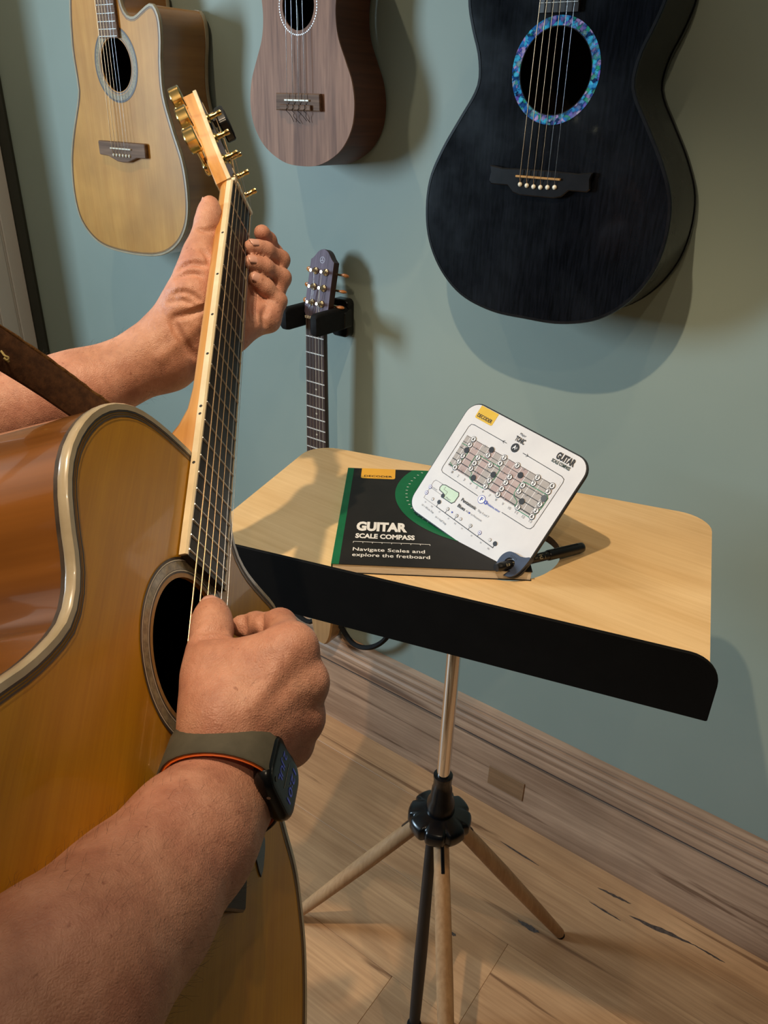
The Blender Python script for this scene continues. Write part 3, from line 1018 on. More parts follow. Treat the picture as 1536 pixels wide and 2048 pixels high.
make_guitar(g4, dict(scale=0.648, depth=0.112, outline=H_pts, hole=(0.0, -0.507, 0.0505), m_top=MAT['spruce_held'], m_side=MAT['maple_side'], binding=(0.002, 0.0060), m_bind=MAT['ivory'], side_line=True,
                     purfling=[(0.0030, 0.0044), (0.0052, 0.0058), (0.0066, 0.0078)], rosette=[(0.0505, 0.0535, MAT['ros_tan']), (0.0535, 0.0550, MAT['purfling']), (0.0550, 0.0557, MAT['bone']), (0.0557, 0.0562, MAT['purfling']), (0.0562, 0.0618, MAT['ros_grey']), (0.0618, 0.0623, MAT['purfling']), (0.0623, 0.0630, MAT['bone']), (0.0630, 0.0650, MAT['purfling'])],
                     bridge=[(x + 0.011, y) for x, y in BRIDGE_DREAD], m_bridge=MAT['ebony'], strings=6, spread=(0.037, 0.055), fb_end=0.4485, nut_w=0.0435, end_w=0.0595, m_fb=MAT['ebony'], m_fbbind=MAT['cream'], frets=20,
                     side_dots=[3, 5, 7, 9, 12, 15], join=0.3575, m_neck=MAT['maple_neck'], tilt=16, hs=HS_STD, hs_bind=True, m_veneer=MAT['black_gloss'], tuners=TUN_STD, m_tuner=(MAT['gold'], MAT['gold']), gauge=GAUGE, post_of=POST_STD, wound=4, top_z=-0.0072,
                     tuner_kw=dict(post_h=0.017, btn=(0.0112, 0.0125, 0.0125), shaft=0.009)))
pg = spline([(0.062, -0.475), (0.080, -0.480), (0.098, -0.510), (0.112, -0.555), (0.127, -0.600), (0.1335, -0.613), (0.1285, -0.636), (0.115, -0.622), (0.09, -0.612), (0.062, -0.580), (0.055, -0.552), (0.064, -0.535), (0.067, -0.507), (0.065, -0.490)], 70)
MB().prism(ccw(pg), -0.0071, -0.0060, 0.0003).build('pickguard', speckle('smoky_pickguard', srgb(58, 52, 50), srgb(72, 64, 60), 40, 0.2, coat=0.5), g4)

# neck hangers on the wall for the three hanging instruments
def yoke(M, label, half, parent_name='wall_hanger'):
    t = thing(parent_name, label, 'wall hanger', M)
    MB().prism(rrect(-0.03, 0.03, -0.045, 0.045, 0.008), 0.0, 0.012, 0.001).build('mounting_plate', MAT['black_gloss'], t)
    MB().tube([(0, 0, 0.01), (0, 0, 0.052)], 0.008, 12).build('stem', MAT['black_gloss'], t, True, 50)
    for s in (-1, 1):
        pts = [(0, 0, 0.05), (s * half * 0.7, -0.004, 0.054), (s * half, 0.0, 0.065), (s * (half + 0.001), 0.002, 0.100), (s * half, 0.010, 0.125)]
        MB().tube(spline(pts, 16, False), 0.0075, 10).build('prong', MAT['black_rubber'], t, True, 60)
    return t


for (x, nz, lab, hf) in ((CX, NZ, 'black yoke hanger holding the honey coloured cutaway guitar', 0.034), (CXu, NZu, 'black yoke hanger holding the four-string ukulele', 0.030), (CXb, NZb, 'black yoke hanger holding the glossy black guitar', 0.034)):
    yoke(frame((x, WY, nz + 0.008), (1, 0, 0), (0, 0, 1), (0, -1, 0)), lab, hf)
# ------------------------------------------------------------------ slim frame guitar in the wall holder behind the stand
NZs = 1.110
CXs = -1.0275
MAT['nato'] = wood('pale_body_wood', srgb(160, 118, 68), srgb(190, 146, 92), 'y', 200, 24, 0.4, coat=0.3)
MAT['plum_veneer'] = wood('rosewood_veneer', srgb(84, 70, 82), srgb(124, 108, 124), 'y', 300, 50, 0.55, spec=0.25)
MAT['redwood_dark'] = wood('dark_mahogany', srgb(44, 22, 14), srgb(70, 36, 22), 'y', 200, 24, 0.45)
MAT['amber_button'] = speckle('amber_button', srgb(190, 110, 50), srgb(214, 140, 76), 60, 0.25, coat=0.6)
MAT['soft_gold'] = speckle('pale_gold', (0.80, 0.70, 0.46, 1), (0.70, 0.60, 0.38, 1), 120, 0.25, 1.0)
g5 = thing('frame_guitar', 'slim guitar with plum coloured headstock and black tube frames hanging behind the stand', 'guitar', wall_M(CXs, NZs, WY - 0.08))
S = 0.648
hw5 = lambda t: 0.0235 + 0.0060 * t / 0.45
fb5 = MB().loft([[(-hw5(t), -t, -0.007), (hw5(t), -t, -0.007), (hw5(t), -t, 0), (-hw5(t), -t, 0)] for t in np.linspace(0, 0.45, 4)]).build('fretboard', MAT['rosewood'], g5)
fb5.data.materials[0] = wood('dark_rosewood_board', srgb(46, 30, 26), srgb(76, 54, 46), 'y', 300, 40, 0.5)
for k in range(1, 20):
    t = fretpos(k, S)
    a = hw5(t)
    MB().box(-a, a, -t - 0.0011, -t + 0.0011, -0.0005, 0.0010).build('fret', MAT['fret_bright'], fb5)
for k in (5, 7, 9, 12):
    t = (fretpos(k - 1, S) + fretpos(k, S)) / 2
    MB().lathe([(0.0003, 0), (0.0021, 0), (0.0021, 0.0004), (0.0003, 0.0005)], (0.002, -t, 0.0), n=12).build('inlay_dot', MAT['bone'], fb5)
MB().loft([[(hw5(max(t, 0)) * math.cos(a), -t, -0.007 - 0.014 * math.sin(a) ** 0.7) for a in np.linspace(0, math.pi, 11)] for t in np.linspace(-0.003, 0.40, 6)]).build('neck', MAT['redwood_dark'], g5, True, 50)
MB().bbox(-0.0245, 0.0245, 0.0, 0.005, -0.006, 0.0022, 0.0006).build('nut', MAT['bone'], g5)
hm5 = Matrix.Translation((0, 0.003, -0.003)) @ Matrix.Rotation(-math.radians(13), 4, 'X')
ho = spline([(-0.030, 0.112), (-0.0225, 0.118), (-0.012, 0.130), (0.0, 0.1345), (0.012, 0.130), (0.0225, 0.118), (0.030, 0.112)], 16, False)
ho = [(0.024, 0.0), (0.0315, 0.010), (0.0305, 0.06)] + [tuple(p) for p in reversed(ho)] + [(-0.0305, 0.06), (-0.0315, 0.010), (-0.024, 0.0)]
hs5 = MB().prism(ccw(ho), -0.016, 0.0, 0.0008).build('headstock', MAT['redwood_dark'], g5, True, 30)
hs5.matrix_local = hm5
MB().prism(ccw(offset(ccw(ho), -0.0004)), 0.0, 0.0016).build('headstock_veneer', MAT['plum_veneer'], hs5)
em = MB()
em.add(*strip_loop(circle(0, 0.1135, 0.0062, 24), circle(0, 0.1135, 0.0054, 24), 0.0019))
for k in range(3):
    a = math.radians(90 + 120 * k)
    e, q = np.array([math.cos(a), math.sin(a)]), np.array([-math.sin(a), math.cos(a)])
    pts = [q * 0.0005, e * 0.0044 + q * 0.0003, e * 0.0044 - q * 0.0003, -q * 0.0005]
    em.add([(p[0], 0.1135 + p[1], 0.0019) for p in pts], [(0, 1, 2, 3)])
    em.add([(p[0], 0.1135 + p[1], 0.0019) for p in (e * 0.0024 + q * 0.0014, e * 0.0030 + q * 0.0010, e * 0.0030 - q * 0.0010, e * 0.0024 - q * 0.0014)], [(0, 1, 2, 3)])
em.build('fork_emblem', speckle('faint_silver_print', srgb(176, 166, 176), srgb(168, 158, 170), 80, 0.4), hs5)
posts5 = []
for (x, y_, s) in [(-0.0125, 0.029, -1), (-0.0130, 0.060, -1), (-0.0135, 0.091, -1), (0.0135, 0.091, 1), (0.0130, 0.060, 1), (0.0125, 0.029, 1)]:
    t = MB().lathe([(0.0068, 0), (0.0072, 0.001), (0.0068, 0.0026), (0.0042, 0.0042), (0.0030, 0.0048), (0.0030, 0.0100), (0.0024, 0.0112), (0.0032, 0.0135), (0.0030, 0.0165)], (x, y_, 0.0016), n=18).build('tuner', MAT['soft_gold'], hs5, True, 40)
    g = MB().bbox(x - 0.007, x + 0.007, y_ - 0.009, y_ + 0.009, -0.024, -0.016, 0.002)
    g.tube([(x + s * 0.004, y_, -0.019), (x + s * 0.024, y_, -0.019)], 0.0026, 10)
    g.build('gearbox', MAT['soft_gold'], t, True, 50)
    rings = []
    bx = x + s * 0.023
    fl_ = random.Random(int(y_ * 1000) + s).uniform(0, math.pi)
    for k in range(9):
        th = math.pi * k / 8
        r = max(math.sin(th), 0.08)
        ring = []
        for q in np.linspace(0, 2 * math.pi, 12, endpoint=False):
            dy, dz = 0.0072 * r * math.cos(q), 0.0036 * r * math.sin(q)
            ring.append((bx + s * 0.0095 * (1 - math.cos(th)), y_ + dy * math.cos(fl_) - dz * math.sin(fl_), -0.019 + dy * math.sin(fl_) + dz * math.cos(fl_)))
        rings.append(ring)
    MB().loft(rings).build('tuner_button', MAT['amber_button'], t, True)
    posts5.append(hm5 @ Vector((x, y_, 0.0105)))
for k in range(6):
    u = k / 5 - 0.5
    q = posts5[k]
    sg = -1 if q.x > 0 else 1
    MB().tube([(u * 0.056, -S, 0.006), (u * 0.040, 0.002, 0.0026), (q.x + sg * 0.003, q.y, q.z), (q.x, q.y + 0.003, q.z), (q.x - sg * 0.003, q.y, q.z)], 0.0005 if k < 3 else 0.0004, 6).build('string', MAT['steel_string'] if k < 3 else MAT['bone'], g5, True)
bo5 = spline([(-0.030, -0.36), (-0.040, -0.40), (-0.044, -0.50), (-0.042, -0.62), (-0.038, -0.72), (-0.030, -0.79), (-0.016, -0.824), (0.0, -0.829), (0.016, -0.824), (0.030, -0.79), (0.038, -0.72), (0.042, -0.62), (0.044, -0.50), (0.040, -0.40), (0.030, -0.36), (0.0, -0.352)], 90)
bd5 = MB().prism(ccw(bo5), -0.052, -0.008, 0.004).build('body', MAT['nato'], g5, True, 40)
MB().prism(ccw(offset(ccw(bo5), 0.0006)), -0.062, -0.0522, 0.002).build('back_cover', MAT['black_gloss'], g5, True, 40)
MB().bbox(-0.045, 0.045, -0.665, -0.637, -0.008, 0.003, 0.002).build('bridge', MAT['redwood_dark'], g5)
for s in (-1, 1):
    low = [(s * 0.030, -0.775, -0.045), (s * 0.075, -0.815, -0.045), (s * 0.130, -0.800, -0.045), (s * 0.178, -0.745, -0.045), (s * 0.192, -0.670, -0.045), (s * 0.170, -0.590, -0.045), (s * 0.125, -0.530, -0.045), (s * 0.110, -0.480, -0.045), (s * 0.120, -0.430, -0.045), (s * 0.110, -0.390, -0.045), (s * 0.070, -0.370, -0.045), (s * 0.030, -0.385, -0.045)]
    pts = spline(low, 60, False)
    MB().ribbon([np.array(p) for p in pts], [np.array([0, 0, 1.0])] * len(pts), 0.012, 0.016).build('body_frame', MAT['black_rubber'], g5, True, 40)

# padded two-arm holder of that guitar
hg = thing('wall_hanger', 'black padded two-arm holder gripping the plum coloured headstock', 'wall hanger', frame((CXs, WY, 1.111), (1, 0, 0), (0, 0, 1), (0, -1, 0)))
MB().prism(rrect(-0.004, 0.040, -0.044, 0.034, 0.010), 0.0, 0.022, 0.002).build('mounting_plate', MAT['black_gloss'], hg, True, 40)
MB().prism(rrect(-0.050, 0.052, -0.020, 0.018, 0.008), 0.020, 0.046, 0.002).build('crossbar', MAT['black_gloss'], hg, True, 40)
for s in (-1, 1):
    x0 = s * 0.040
    arm = MB()
    rr_ = rrect(-0.010, 0.010, -0.0225, 0.0225, 0.006)
    for_z = [(0.030, 0.8), (0.036, 1.0), (0.118, 1.0), (0.126, 0.93), (0.130, 0.75)]
    arm.loft([[(x0 + px * k_, 0.002 + py * k_, z) for px, py in rr_] for z, k_ in for_z])
    arm.build('padded_arm', MAT['black_rubber'], hg, True, 50)

# ------------------------------------------------------------------ stand with wooden tray
TA = math.radians(15)
TU, TV = np.array([math.cos(TA), math.sin(TA), 0]), np.array([-math.sin(TA), math.cos(TA), 0])
TC = TU * (-0.209) + TV * 0.8435 + np.array([0, 0, 1.0])
TM = frame(TC, TU, TV, (0, 0, 1))
HUB = np.array([-0.424, 0.785, 0.47])


def tray_xy(x, y_):
    q = np.array([x, y_, 1.0]) - TC
    return (q @ TU, q @ TV)


MAT['maple_tray'] = wood('maple_tray_top', srgb(212, 172, 116), srgb(236, 202, 150), 'x', 130, 15, 0.38, streak=0.4, bump=0.03, blotch=0.3, coat=0.1)
MAT['leg_wood'] = wood('beech_leg', srgb(150, 112, 76), srgb(182, 144, 104), 'z', 160, 20, 0.5)
MAT['ply_edge'] = speckle('dark_ply_edge', srgb(70, 48, 30), srgb(104, 76, 48), 200, 0.6)
st = thing('tripod_stand', 'tripod stand with a wooden tray, black front lip and beech legs', 'stand', Matrix.Translation((HUB[0], HUB[1], 0)))
TMl = Matrix.Translation((-HUB[0], -HUB[1], 0)) @ TM
hc = tray_xy(-0.353, 0.783)
hole = []
for k in range(56):
    a = 2 * math.pi * k / 56
    hole.append(tray_xy(-0.353 + 0.059 * math.cos(a), 0.783 + 0.073 * math.sin(a)))
tray = plate_with_holes('tray_board', rrect(-0.3105, 0.3105, -0.2115, 0.2135, [0.002, 0.045, 0.045, 0.002], 8), [hole], -0.011, 0.0, MAT['maple_tray'], st, MAT['ply_edge'], TMl)
MB().prism(rrect(-0.3105, 0.3105, -0.010, 0.063, [0.002, 0.030, 0.030, 0.002], 8), 0.0, 0.004, 0.0008).build('front_lip', MAT['black_matte'], st, True, 30, TMl @ frame((0, -0.2110, 0.0), (1, 0, 0), (0, 0, 1), (0, -1, 0)))
mt_c = tray_xy(HUB[0] - 0.012, HUB[1])
MB().prism(rrect(mt_c[0] - 0.085, mt_c[0] + 0.004, mt_c[1] - 0.045, mt_c[1] + 0.045, 0.01), -0.019, -0.0112, 0.001).build('mounting_plate', MAT['black_matte'], st, False, None, TMl)
MB().lathe([(0.015, 0.935), (0.017, 0.938), (0.017, 0.982)], (-0.004, 0, 0), n=24).build('pole_socket', MAT['black_gloss'], st, True, 40)
MB().lathe([(0.0105, 0.50), (0.0105, 0.94)], n=28).build('pole', MAT['chrome'], st, True, 40)
MB().lathe([(0.024, 0.478), (0.0225, 0.497), (0.018, 0.505), (0.0165, 0.527), (0.0150, 0.530), (0.0145, 0.548), (0.0155, 0.551), (0.0155, 0.556), (0.0107, 0.557)], n=32).build('pole_collar', MAT['black_gloss'], st, True, 35)
MB().lathe([(0.020, 0.440), (0.0355, 0.441), (0.046, 0.443), (0.0505, 0.447), (0.0525, 0.452), (0.0525, 0.463), (0.0505, 0.4685), (0.0465, 0.4715), (0.0355, 0.4750), (0.026, 0.4785), (0.0145, 0.480)], n=192, lobes=8, depth=0.11).build('clamp_knob', MAT['black_gloss'], st, True, 40)
for (fx, fy) in ((-0.253, 1.031), (-0.715, 0.725), (-0.205, 0.525)):
    f_ = np.array([fx - HUB[0], fy - HUB[1], 0.0])
    dr = f_ / np.linalg.norm(f_)
    top = dr * 0.020 + np.array([0, 0, 0.452])
    bot = f_ + np.array([0, 0, 0.006])
    ax = bot - top
    LL = np.linalg.norm(ax)
    lg = MB().lathe([(0.0110, 0.0), (0.0128, 0.012), (0.0140, LL * 0.42), (0.0125, LL * 0.75), (0.0105, LL - 0.006), (0.0080, LL - 0.0005)], top, ax, 20).build('leg', MAT['leg_wood'], st, True, 50)
    MB().lathe([(0.0085, 0), (0.0095, 0.004), (0.008, 0.007)], (f_[0], f_[1], 0.0), (0, 0, 1), 16).build('rubber_foot', MAT['black_rubber'], lg, True)
    e = ax / LL
    sd = np.cross(e, (0, 0, 1))
    sd /= np.linalg.norm(sd)
    nn = np.cross(sd, e)
    if nn[2] < 0:
        nn = -nn
    q0 = top + e * 0.012 + nn * 0.0127
    MB().ribbon([q0, q0 + e * 0.028, q0 + e * 0.052], [nn] * 3, 0.006, 0.003).build('leg_clip', MAT['black_gloss'], lg)
# black centre leg behind the front one
a0 = np.array([-0.005, -0.012, 0.445])
a1 = np.array([-0.392 - HUB[0], 0.700 - HUB[1], 0.0])
bl = MB().lathe([(0.008, 0), (0.009, 0.05), (0.0115, 0.28), (0.0105, 0.40), (0.0095, np.linalg.norm(a1 - a0) - 0.004)], a0, a1 - a0, 20).build('centre_leg', wood('black_stained_leg', srgb(22, 19, 18), srgb(36, 31, 29), 'z', 160, 20, 0.5), st, True, 50)
MB().lathe([(0.012, 0), (0.0135, 0.003), (0.0135, 0.016), (0.0115, 0.02)], (a1[0], a1[1], 0.0), (0, 0, 1), 20).build('rubber_foot', MAT['black_rubber'], bl, True, 40)

# ------------------------------------------------------------------ book
BA = math.radians(34.31)
BX, BY = np.array([math.cos(BA), math.sin(BA), 0]), np.array([-math.sin(BA), math.cos(BA), 0])
BO = np.array([-0.50092, 0.60111, 1.0])
MAT['book_black'] = speckle('black_cover', srgb(27, 25, 23), srgb(32, 30, 27), 30, 0.5, spec=0.3)
MAT['book_green'] = speckle('green_cover', srgb(16, 96, 58), srgb(20, 104, 64), 30, 0.5, spec=0.3)
MAT['paper'] = wood('page_edges', srgb(214, 202, 184), srgb(234, 224, 208), 'x', 2600, 700, 0.8, bump=0.2)
MAT['tag_yellow'] = speckle('yellow_tag', srgb(232, 170, 50), srgb(238, 178, 58), 30, 0.4)
MAT['ink_white'] = speckle('white_ink', srgb(232, 228, 220), srgb(240, 236, 230), 60, 0.45)
MAT['ink_dark'] = speckle('dark_ink', srgb(24, 22, 22), srgb(30, 28, 28), 60, 0.5)
bk = thing('paperback_book', 'black and green paperback book with a yellow tag lying on the wooden tray', 'book', frame(BO, BX, BY, (0, 0, 1)))
bw, bh_, bt = 0.2405, 0.275, 0.013
MB().box(0.0, bw, 0.0, bh_, 0.0, 0.0006).build('back_cover', MAT['book_black'], bk)
MB().bbox(0.0008, bw - 0.001, 0.001, bh_ - 0.001, 0.0006, bt - 0.0009, 0.0004).build('page_block', MAT['paper'], bk)
MB().box(0.0086, bw, 0.0, bh_, bt - 0.0009, bt).build('front_cover', MAT['book_black'], bk)
MB().box(-0.0007, 0.0086, 0.0, bh_, bt - 0.0009, bt + 0.00005).box(-0.0007, 0.0, 0.0, bh_, 0.0, bt - 0.0009).build('spine', MAT['book_green'], bk)
zc = bt + 0.00025
# green disc, clipped by the cover edges
cxg, cyg, rg = 0.2143, 0.1943, 0.142
poly = []
for k in range(181):
    a = 2 * math.pi * k / 180
    x, y_ = cxg + rg * math.cos(a), cyg + rg * math.sin(a)
    poly.append((min(x, bw), min(y_, bh_)))
bmx = bmesh.new()
vs = []
last = None
for p in poly[:-1]:
    if last is None or abs(p[0] - last[0]) + abs(p[1] - last[1]) > 1e-5:
        vs.append(bmx.verts.new((p[0], p[1], zc)))
        last = p
f = bmx.faces.new(vs)
bmesh.ops.triangulate(bmx, faces=[f])
bmesh.ops.recalc_face_normals(bmx, faces=bmx.faces)
me = bpy.data.meshes.new('cover_disc')
bmx.to_mesh(me)
bmx.free()
me.materials.append(MAT['book_green'])
link(bpy.data.objects.new('cover_disc', me), bk)
tk = MB()
for k in range(100):
    a = 2 * math.pi * k / 72
    e, q = np.array([math.cos(a), math.sin(a)]), np.array([-math.sin(a), math.cos(a)])
    c_ = np.array([cxg, cyg])
    pts = [c_ + e * 0.1245 + q * 0.0006, c_ + e * 0.1275 + q * 0.0006, c_ + e * 0.1275 - q * 0.0006, c_ + e * 0.1245 - q * 0.0006]
    if k < 72 and all(p[0] < bw - 0.001 and p[1] < bh_ - 0.001 for p in pts):
        tk.add([(p[0], p[1], zc + 0.0002) for p in pts], [(0, 1, 2, 3)])
tk.build('disc_ticks', MAT['ink_white'], bk)
tg = MB().prism(rrect(0.0205, 0.0712, 0.2405, bh_, [0.004, 0.0002, 0.0002, 0.004]), zc - 0.0002, zc).build('yellow_tag', MAT['tag_yellow'], bk)


def flat(x, y_, z, rot=0.0):
    return Matrix.Translation((x, y_, z)) @ Matrix.Rotation(rot, 4, 'Z')


def fit_text(name, s, x0, x1, y_, h, mat, parent, z, bold=0.0, shear=0.0, rot=0.0, space=1.0):
    """text stretched to span x0..x1 with capital height h"""
    o = text(name, s, 1.0, mat, parent, Matrix.Identity(4), bold, 1.0, 'LEFT', shear, space)
    v = np.array([q.co for q in o.data.vertices])
    lo, hi = v.min(0), v.max(0)
    caph = 0.729 if True else 1
    sx, sy = (x1 - x0) / (hi[0] - lo[0]), h / caph
    # baseline of the capitals: text is vertically centred on the cap height
    base = o.data
    M_ = Matrix.Translation((x0, y_, z)) @ Matrix.Rotation(rot, 4, 'Z') @ Matrix.Diagonal((sx, sy, 1, 1)) @ Matrix.Translation((-lo[0], 0, -lo[2]))
    base.transform(M_)
    return o


fit_text('tag_lettering', 'DECODER', 0.0253, 0.0668, 0.2475, 0.0058, MAT['ink_dark'], tg, zc + 0.0003, 0.012)
fit_text('title_lettering', 'GUITAR', 0.0238, 0.0900, 0.0935, 0.0225, MAT['ink_white'], bk, zc, 0.055)
fit_text('subtitle_lettering', 'SCALE COMPASS', 0.0240, 0.0998, 0.0688, 0.0115, MAT['ink_white'], bk, zc, 0.040)
sl = MB().box(0.0224, 0.119, 0.0540, 0.0548, zc - 0.0001, zc)
for k in range(9):
    x = 0.0224 + (0.119 - 0.0224) * k / 8
    sl.box(x - 0.0003, x + 0.0003, 0.0512, 0.0541, zc - 0.0001, zc)
sl.build('scale_line', MAT['ink_white'], bk)
fit_text('printed_lettering', 'Navigate Scales and', 0.0230, 0.1124, 0.0355, 0.0082, MAT['ink_white'], bk, zc, 0.008)
fit_text('printed_lettering', 'explore the fretboard', 0.0230, 0.1184, 0.0225, 0.0082, MAT['ink_white'], bk, zc, 0.008)

# ------------------------------------------------------------------ scale compass card, leaning on its pen
o0, o1, o2, o3 = [np.array(q) for q in ((-0.4686, 0.8631, 1.1492), (-0.2717, 0.8146, 1.1353), (-0.3146, 0.7219, 1.0), (-0.5115, 0.7704, 1.0139))]
dx = (o1 - o0) / np.linalg.norm(o1 - o0)
dy = (o0 - o3) / np.linalg.norm(o0 - o3)
mid_ = dx + dy
dif = dx - dy
dx = mid_ / np.linalg.norm(mid_) + dif / np.linalg.norm(dif)
dx /= np.linalg.norm(dx)
dy = dy - dx * (dy @ dx)
dy /= np.linalg.norm(dy)
dz = np.cross(dx, dy)
dv_o = (o0 + o1 + o2 + o3) / 4 - dx * 0.1016 + dy * 0.08475 + dz * 0.0045 + np.array([0, 0, 0.0022])
DW, DH = 0.2032, 0.1695
dv = thing('slide_chart', 'white slide chart card of guitar scales propped up by the pen', 'slide chart', frame(dv_o, dx, dy, dz))
MAT['card_white'] = speckle('card_white', srgb(205, 203, 204), srgb(212, 210, 210), 20, 0.35)
MAT['card_black'] = speckle('card_black', srgb(22, 24, 28), srgb(28, 30, 34), 40, 0.5)
MAT['navy'] = speckle('navy_plastic', srgb(36, 46, 68), srgb(42, 53, 76), 60, 0.5)
MAT['ink_green'] = speckle('green_ink', srgb(30, 120, 80), srgb(36, 128, 86), 60, 0.5)
MAT['ink_blue'] = speckle('blue_ink', srgb(50, 66, 160), srgb(58, 74, 170), 60, 0.5)
MAT['ink_grey'] = speckle('grey_ink', srgb(128, 124, 124), srgb(138, 134, 134), 60, 0.5)
MAT['pale_green'] = speckle('pale_green_print', srgb(186, 208, 184), srgb(192, 212, 190), 40, 0.5)
MAT['board_pink'] = wood('printed_fretboard', srgb(160, 138, 134), srgb(178, 158, 152), 'x', 400, 60, 0.5, bump=0)
MAT['board_grey'] = speckle('printed_shade', srgb(158, 150, 144), srgb(164, 156, 150), 60, 0.5)
MAT['ink_greenblack'] = speckle('green_black_ink', srgb(24, 44, 36), srgb(28, 50, 42), 60, 0.5)
MAT['ink_white2'] = speckle('white_print', srgb(226, 224, 224), srgb(232, 230, 230), 60, 0.5)
MAT['tag_ochre'] = speckle('ochre_tag', srgb(206, 166, 48), srgb(212, 172, 54), 30, 0.4)
MB().prism(rrect(0, DW, -DH, 0, [0.019, 0.021, 0.021, 0.021], 8), -0.0050, -0.0008, 0.0006).build('backing', MAT['card_black'], dv, True, 30)
fp = MB().prism(rrect(0.0018, DW - 0.0018, -DH + 0.0018, -0.0018, [0.0172, 0.0192, 0.0192, 0.0192], 8), -0.0009, 0.0).build('front_plate', MAT['card_white'], dv)
# U(u, v): millimetres from the top left corner
U = lambda u, v: (u / 1000.0, -v / 1000.0)
ZP = 0.00025


def pline(m, pts, wd, z=ZP, closed=False):
    pts = [np.array(U(*p)) for p in pts]
    n = len(pts)
    for i in range(n if closed else n - 1):
        a, b = pts[i], pts[(i + 1) % n]
        e = (b - a) / (np.linalg.norm(b - a) + 1e-9)
        q = np.array([-e[1], e[0]]) * wd / 2000
        a_, b_ = a - e * wd / 2000, b + e * wd / 2000
        m.add([(*(a_ - q), z), (*(b_ - q), z), (*(b_ + q), z), (*(a_ + q), z)], [(0, 1, 2, 3)])
    return m


def disc(m, u, v, r, z, n=18):
    x, y_ = U(u, v)
    m.add([(x + r / 1000 * math.cos(2 * math.pi * k / n), y_ + r / 1000 * math.sin(2 * math.pi * k / n), z) for k in range(n)], [tuple(range(n))])
    return m


def rr_mm(u0, u1, v0, v1, r):
    return [(x * 1000, -y_ * 1000) for x, y_ in rrect(u0 / 1000, u1 / 1000, -v1 / 1000, -v0 / 1000, r / 1000, 4)]


def dtext(name, s, u0, u1, v, h, mat, bold=0.0, parent=None, z=ZP + 0.0003):
    return fit_text(name, s, u0 / 1000, u1 / 1000, -v / 1000, h / 1000, mat, parent or dv, z, bold)


tgd = MB().prism(rrect(0.0185, 0.0497, -0.0203, -0.0022, [0.0025, 0.0002, 0.0002, 0.0025]), 0.00005, ZP).build('ochre_tag', MAT['tag_ochre'], dv)
dtext('tag_lettering', 'DECODER', 21.0, 47.0, 15.6, 5.0, MAT['ink_dark'], 0.02, tgd)
dtext('title_lettering', 'GUITAR', 155.5, 183.0, 12.6, 8.6, MAT['ink_dark'], 0.045)
dtext('subtitle_lettering', 'SCALE COMPASS', 153.0, 181.0, 20.6, 4.2, MAT['ink_greenblack'], 0.035)
dtext('printed_lettering', 'Major', 94.0, 104.0, 11.0, 3.3, MAT['ink_dark'], 0.0)
dtext('printed_lettering', 'TONIC', 91.5, 107.0, 18.6, 6.6, MAT['ink_dark'], 0.035)
disc(MB(), 98.8, 29.6, 6.0, ZP + 0.0002, 28).build('tonic_disc', MAT['ink_dark'], dv)
dtext('printed_lettering', 'A', 95.6, 100.6, 29.6, 5.6, MAT['ink_white2'], 0.02, z=ZP + 0.0006)
dtext('printed_lettering', 'b', 100.8, 102.4, 29.0, 3.2, MAT['ink_white2'], 0.0, z=ZP + 0.0006)
fr_ = MB()
pline(fr_, [(84, 29.8), (25, 29.4), (20.5, 30.6), (18.6, 35), (18.0, 98), (19.0, 102.5), (23, 104.4), (90, 105.6)], 0.7)
pline(fr_, [(113, 30.6), (177, 32.2), (181.5, 34), (182.8, 38), (181.8, 101), (180, 105), (176, 106.6), (134, 106.8)], 0.7)
pline(fr_, [(80, 27.9), (77.4, 29.8), (80, 31.6)], 0.6)
pline(fr_, [(119, 29.0), (121.6, 30.8), (119, 32.7)], 0.6)
fr_.build('window_outline', MAT['ink_dark'], dv)
# recessed-looking slide window with the printed fretboard
wn = MB().prism([U(*p) for p in rr_mm(22.5, 180.0, 38.5, 101.5, 1.5)][::1], -0.0002, ZP * 0.6).build('slide_window', MAT['card_white'], dv)
fr0, frs = 20.0, 11.5     # left end of the diagram and fret spacing, mm
fbp = MB()
us = [24.3 + 11.5 * k + 2.0 for k in range(14)]
us = [u for u in us]
sv = [46.2, 54.9, 63.6, 72.4, 81.2, 90.6]
fbp.prism([U(*p) for p in rr_mm(24.0, 176.5, 45.8, 92.4, 0.2)], ZP * 0.6, ZP * 0.6 + 0.00015).build('printed_fretboard', MAT['board_pink'], dv)
for (a, b) in ((24, 40), (54, 66), (78, 100), (134, 146), (146, 176)):
    x0, y0_ = U(a, 45.9)
    x1, y1_ = U(b, 92.3)
    MB().add([(x0, y1_, ZP + 0.00015), (x1, y1_, ZP + 0.00015), (x1, y0_, ZP + 0.00015), (x0, y0_, ZP + 0.00015)], [(0, 1, 2, 3)]).build('printed_shading', MAT['board_grey'], dv)
fl2 = MB()
for k in range(13):
    u = 31.0 + 11.55 * k
    pline(fl2, [(u, 46), (u - 0.2, 92)], 0.6, ZP + 0.0003)
fl2.build('printed_fret_lines', MAT['ink_white2'], dv)
stl = MB()
for i, v in enumerate(sv):
    pline(stl, [(24.5, v), (175, v)], 0.45 + 0.14 * i, ZP + 0.0004)
stl.build('printed_string_lines', MAT['ink_dark'], dv)
for du in (0.0, 80.0):
    pline(MB(), [(54 + du, 65), (56.5 + du, 61), (61 + du, 60.2), (94 + du, 60.2), (97.5 + du, 63), (97.5 + du, 76), (94 + du, 92), (90 + du, 94), (72 + du, 94), (65 + du, 92), (64.5 + du, 86), (61 + du, 84), (56 + du, 82), (54 + du, 78), (54 + du, 65)], 0.8, ZP + 0.0005).build('green_box_outline', MAT['ink_green'], dv)
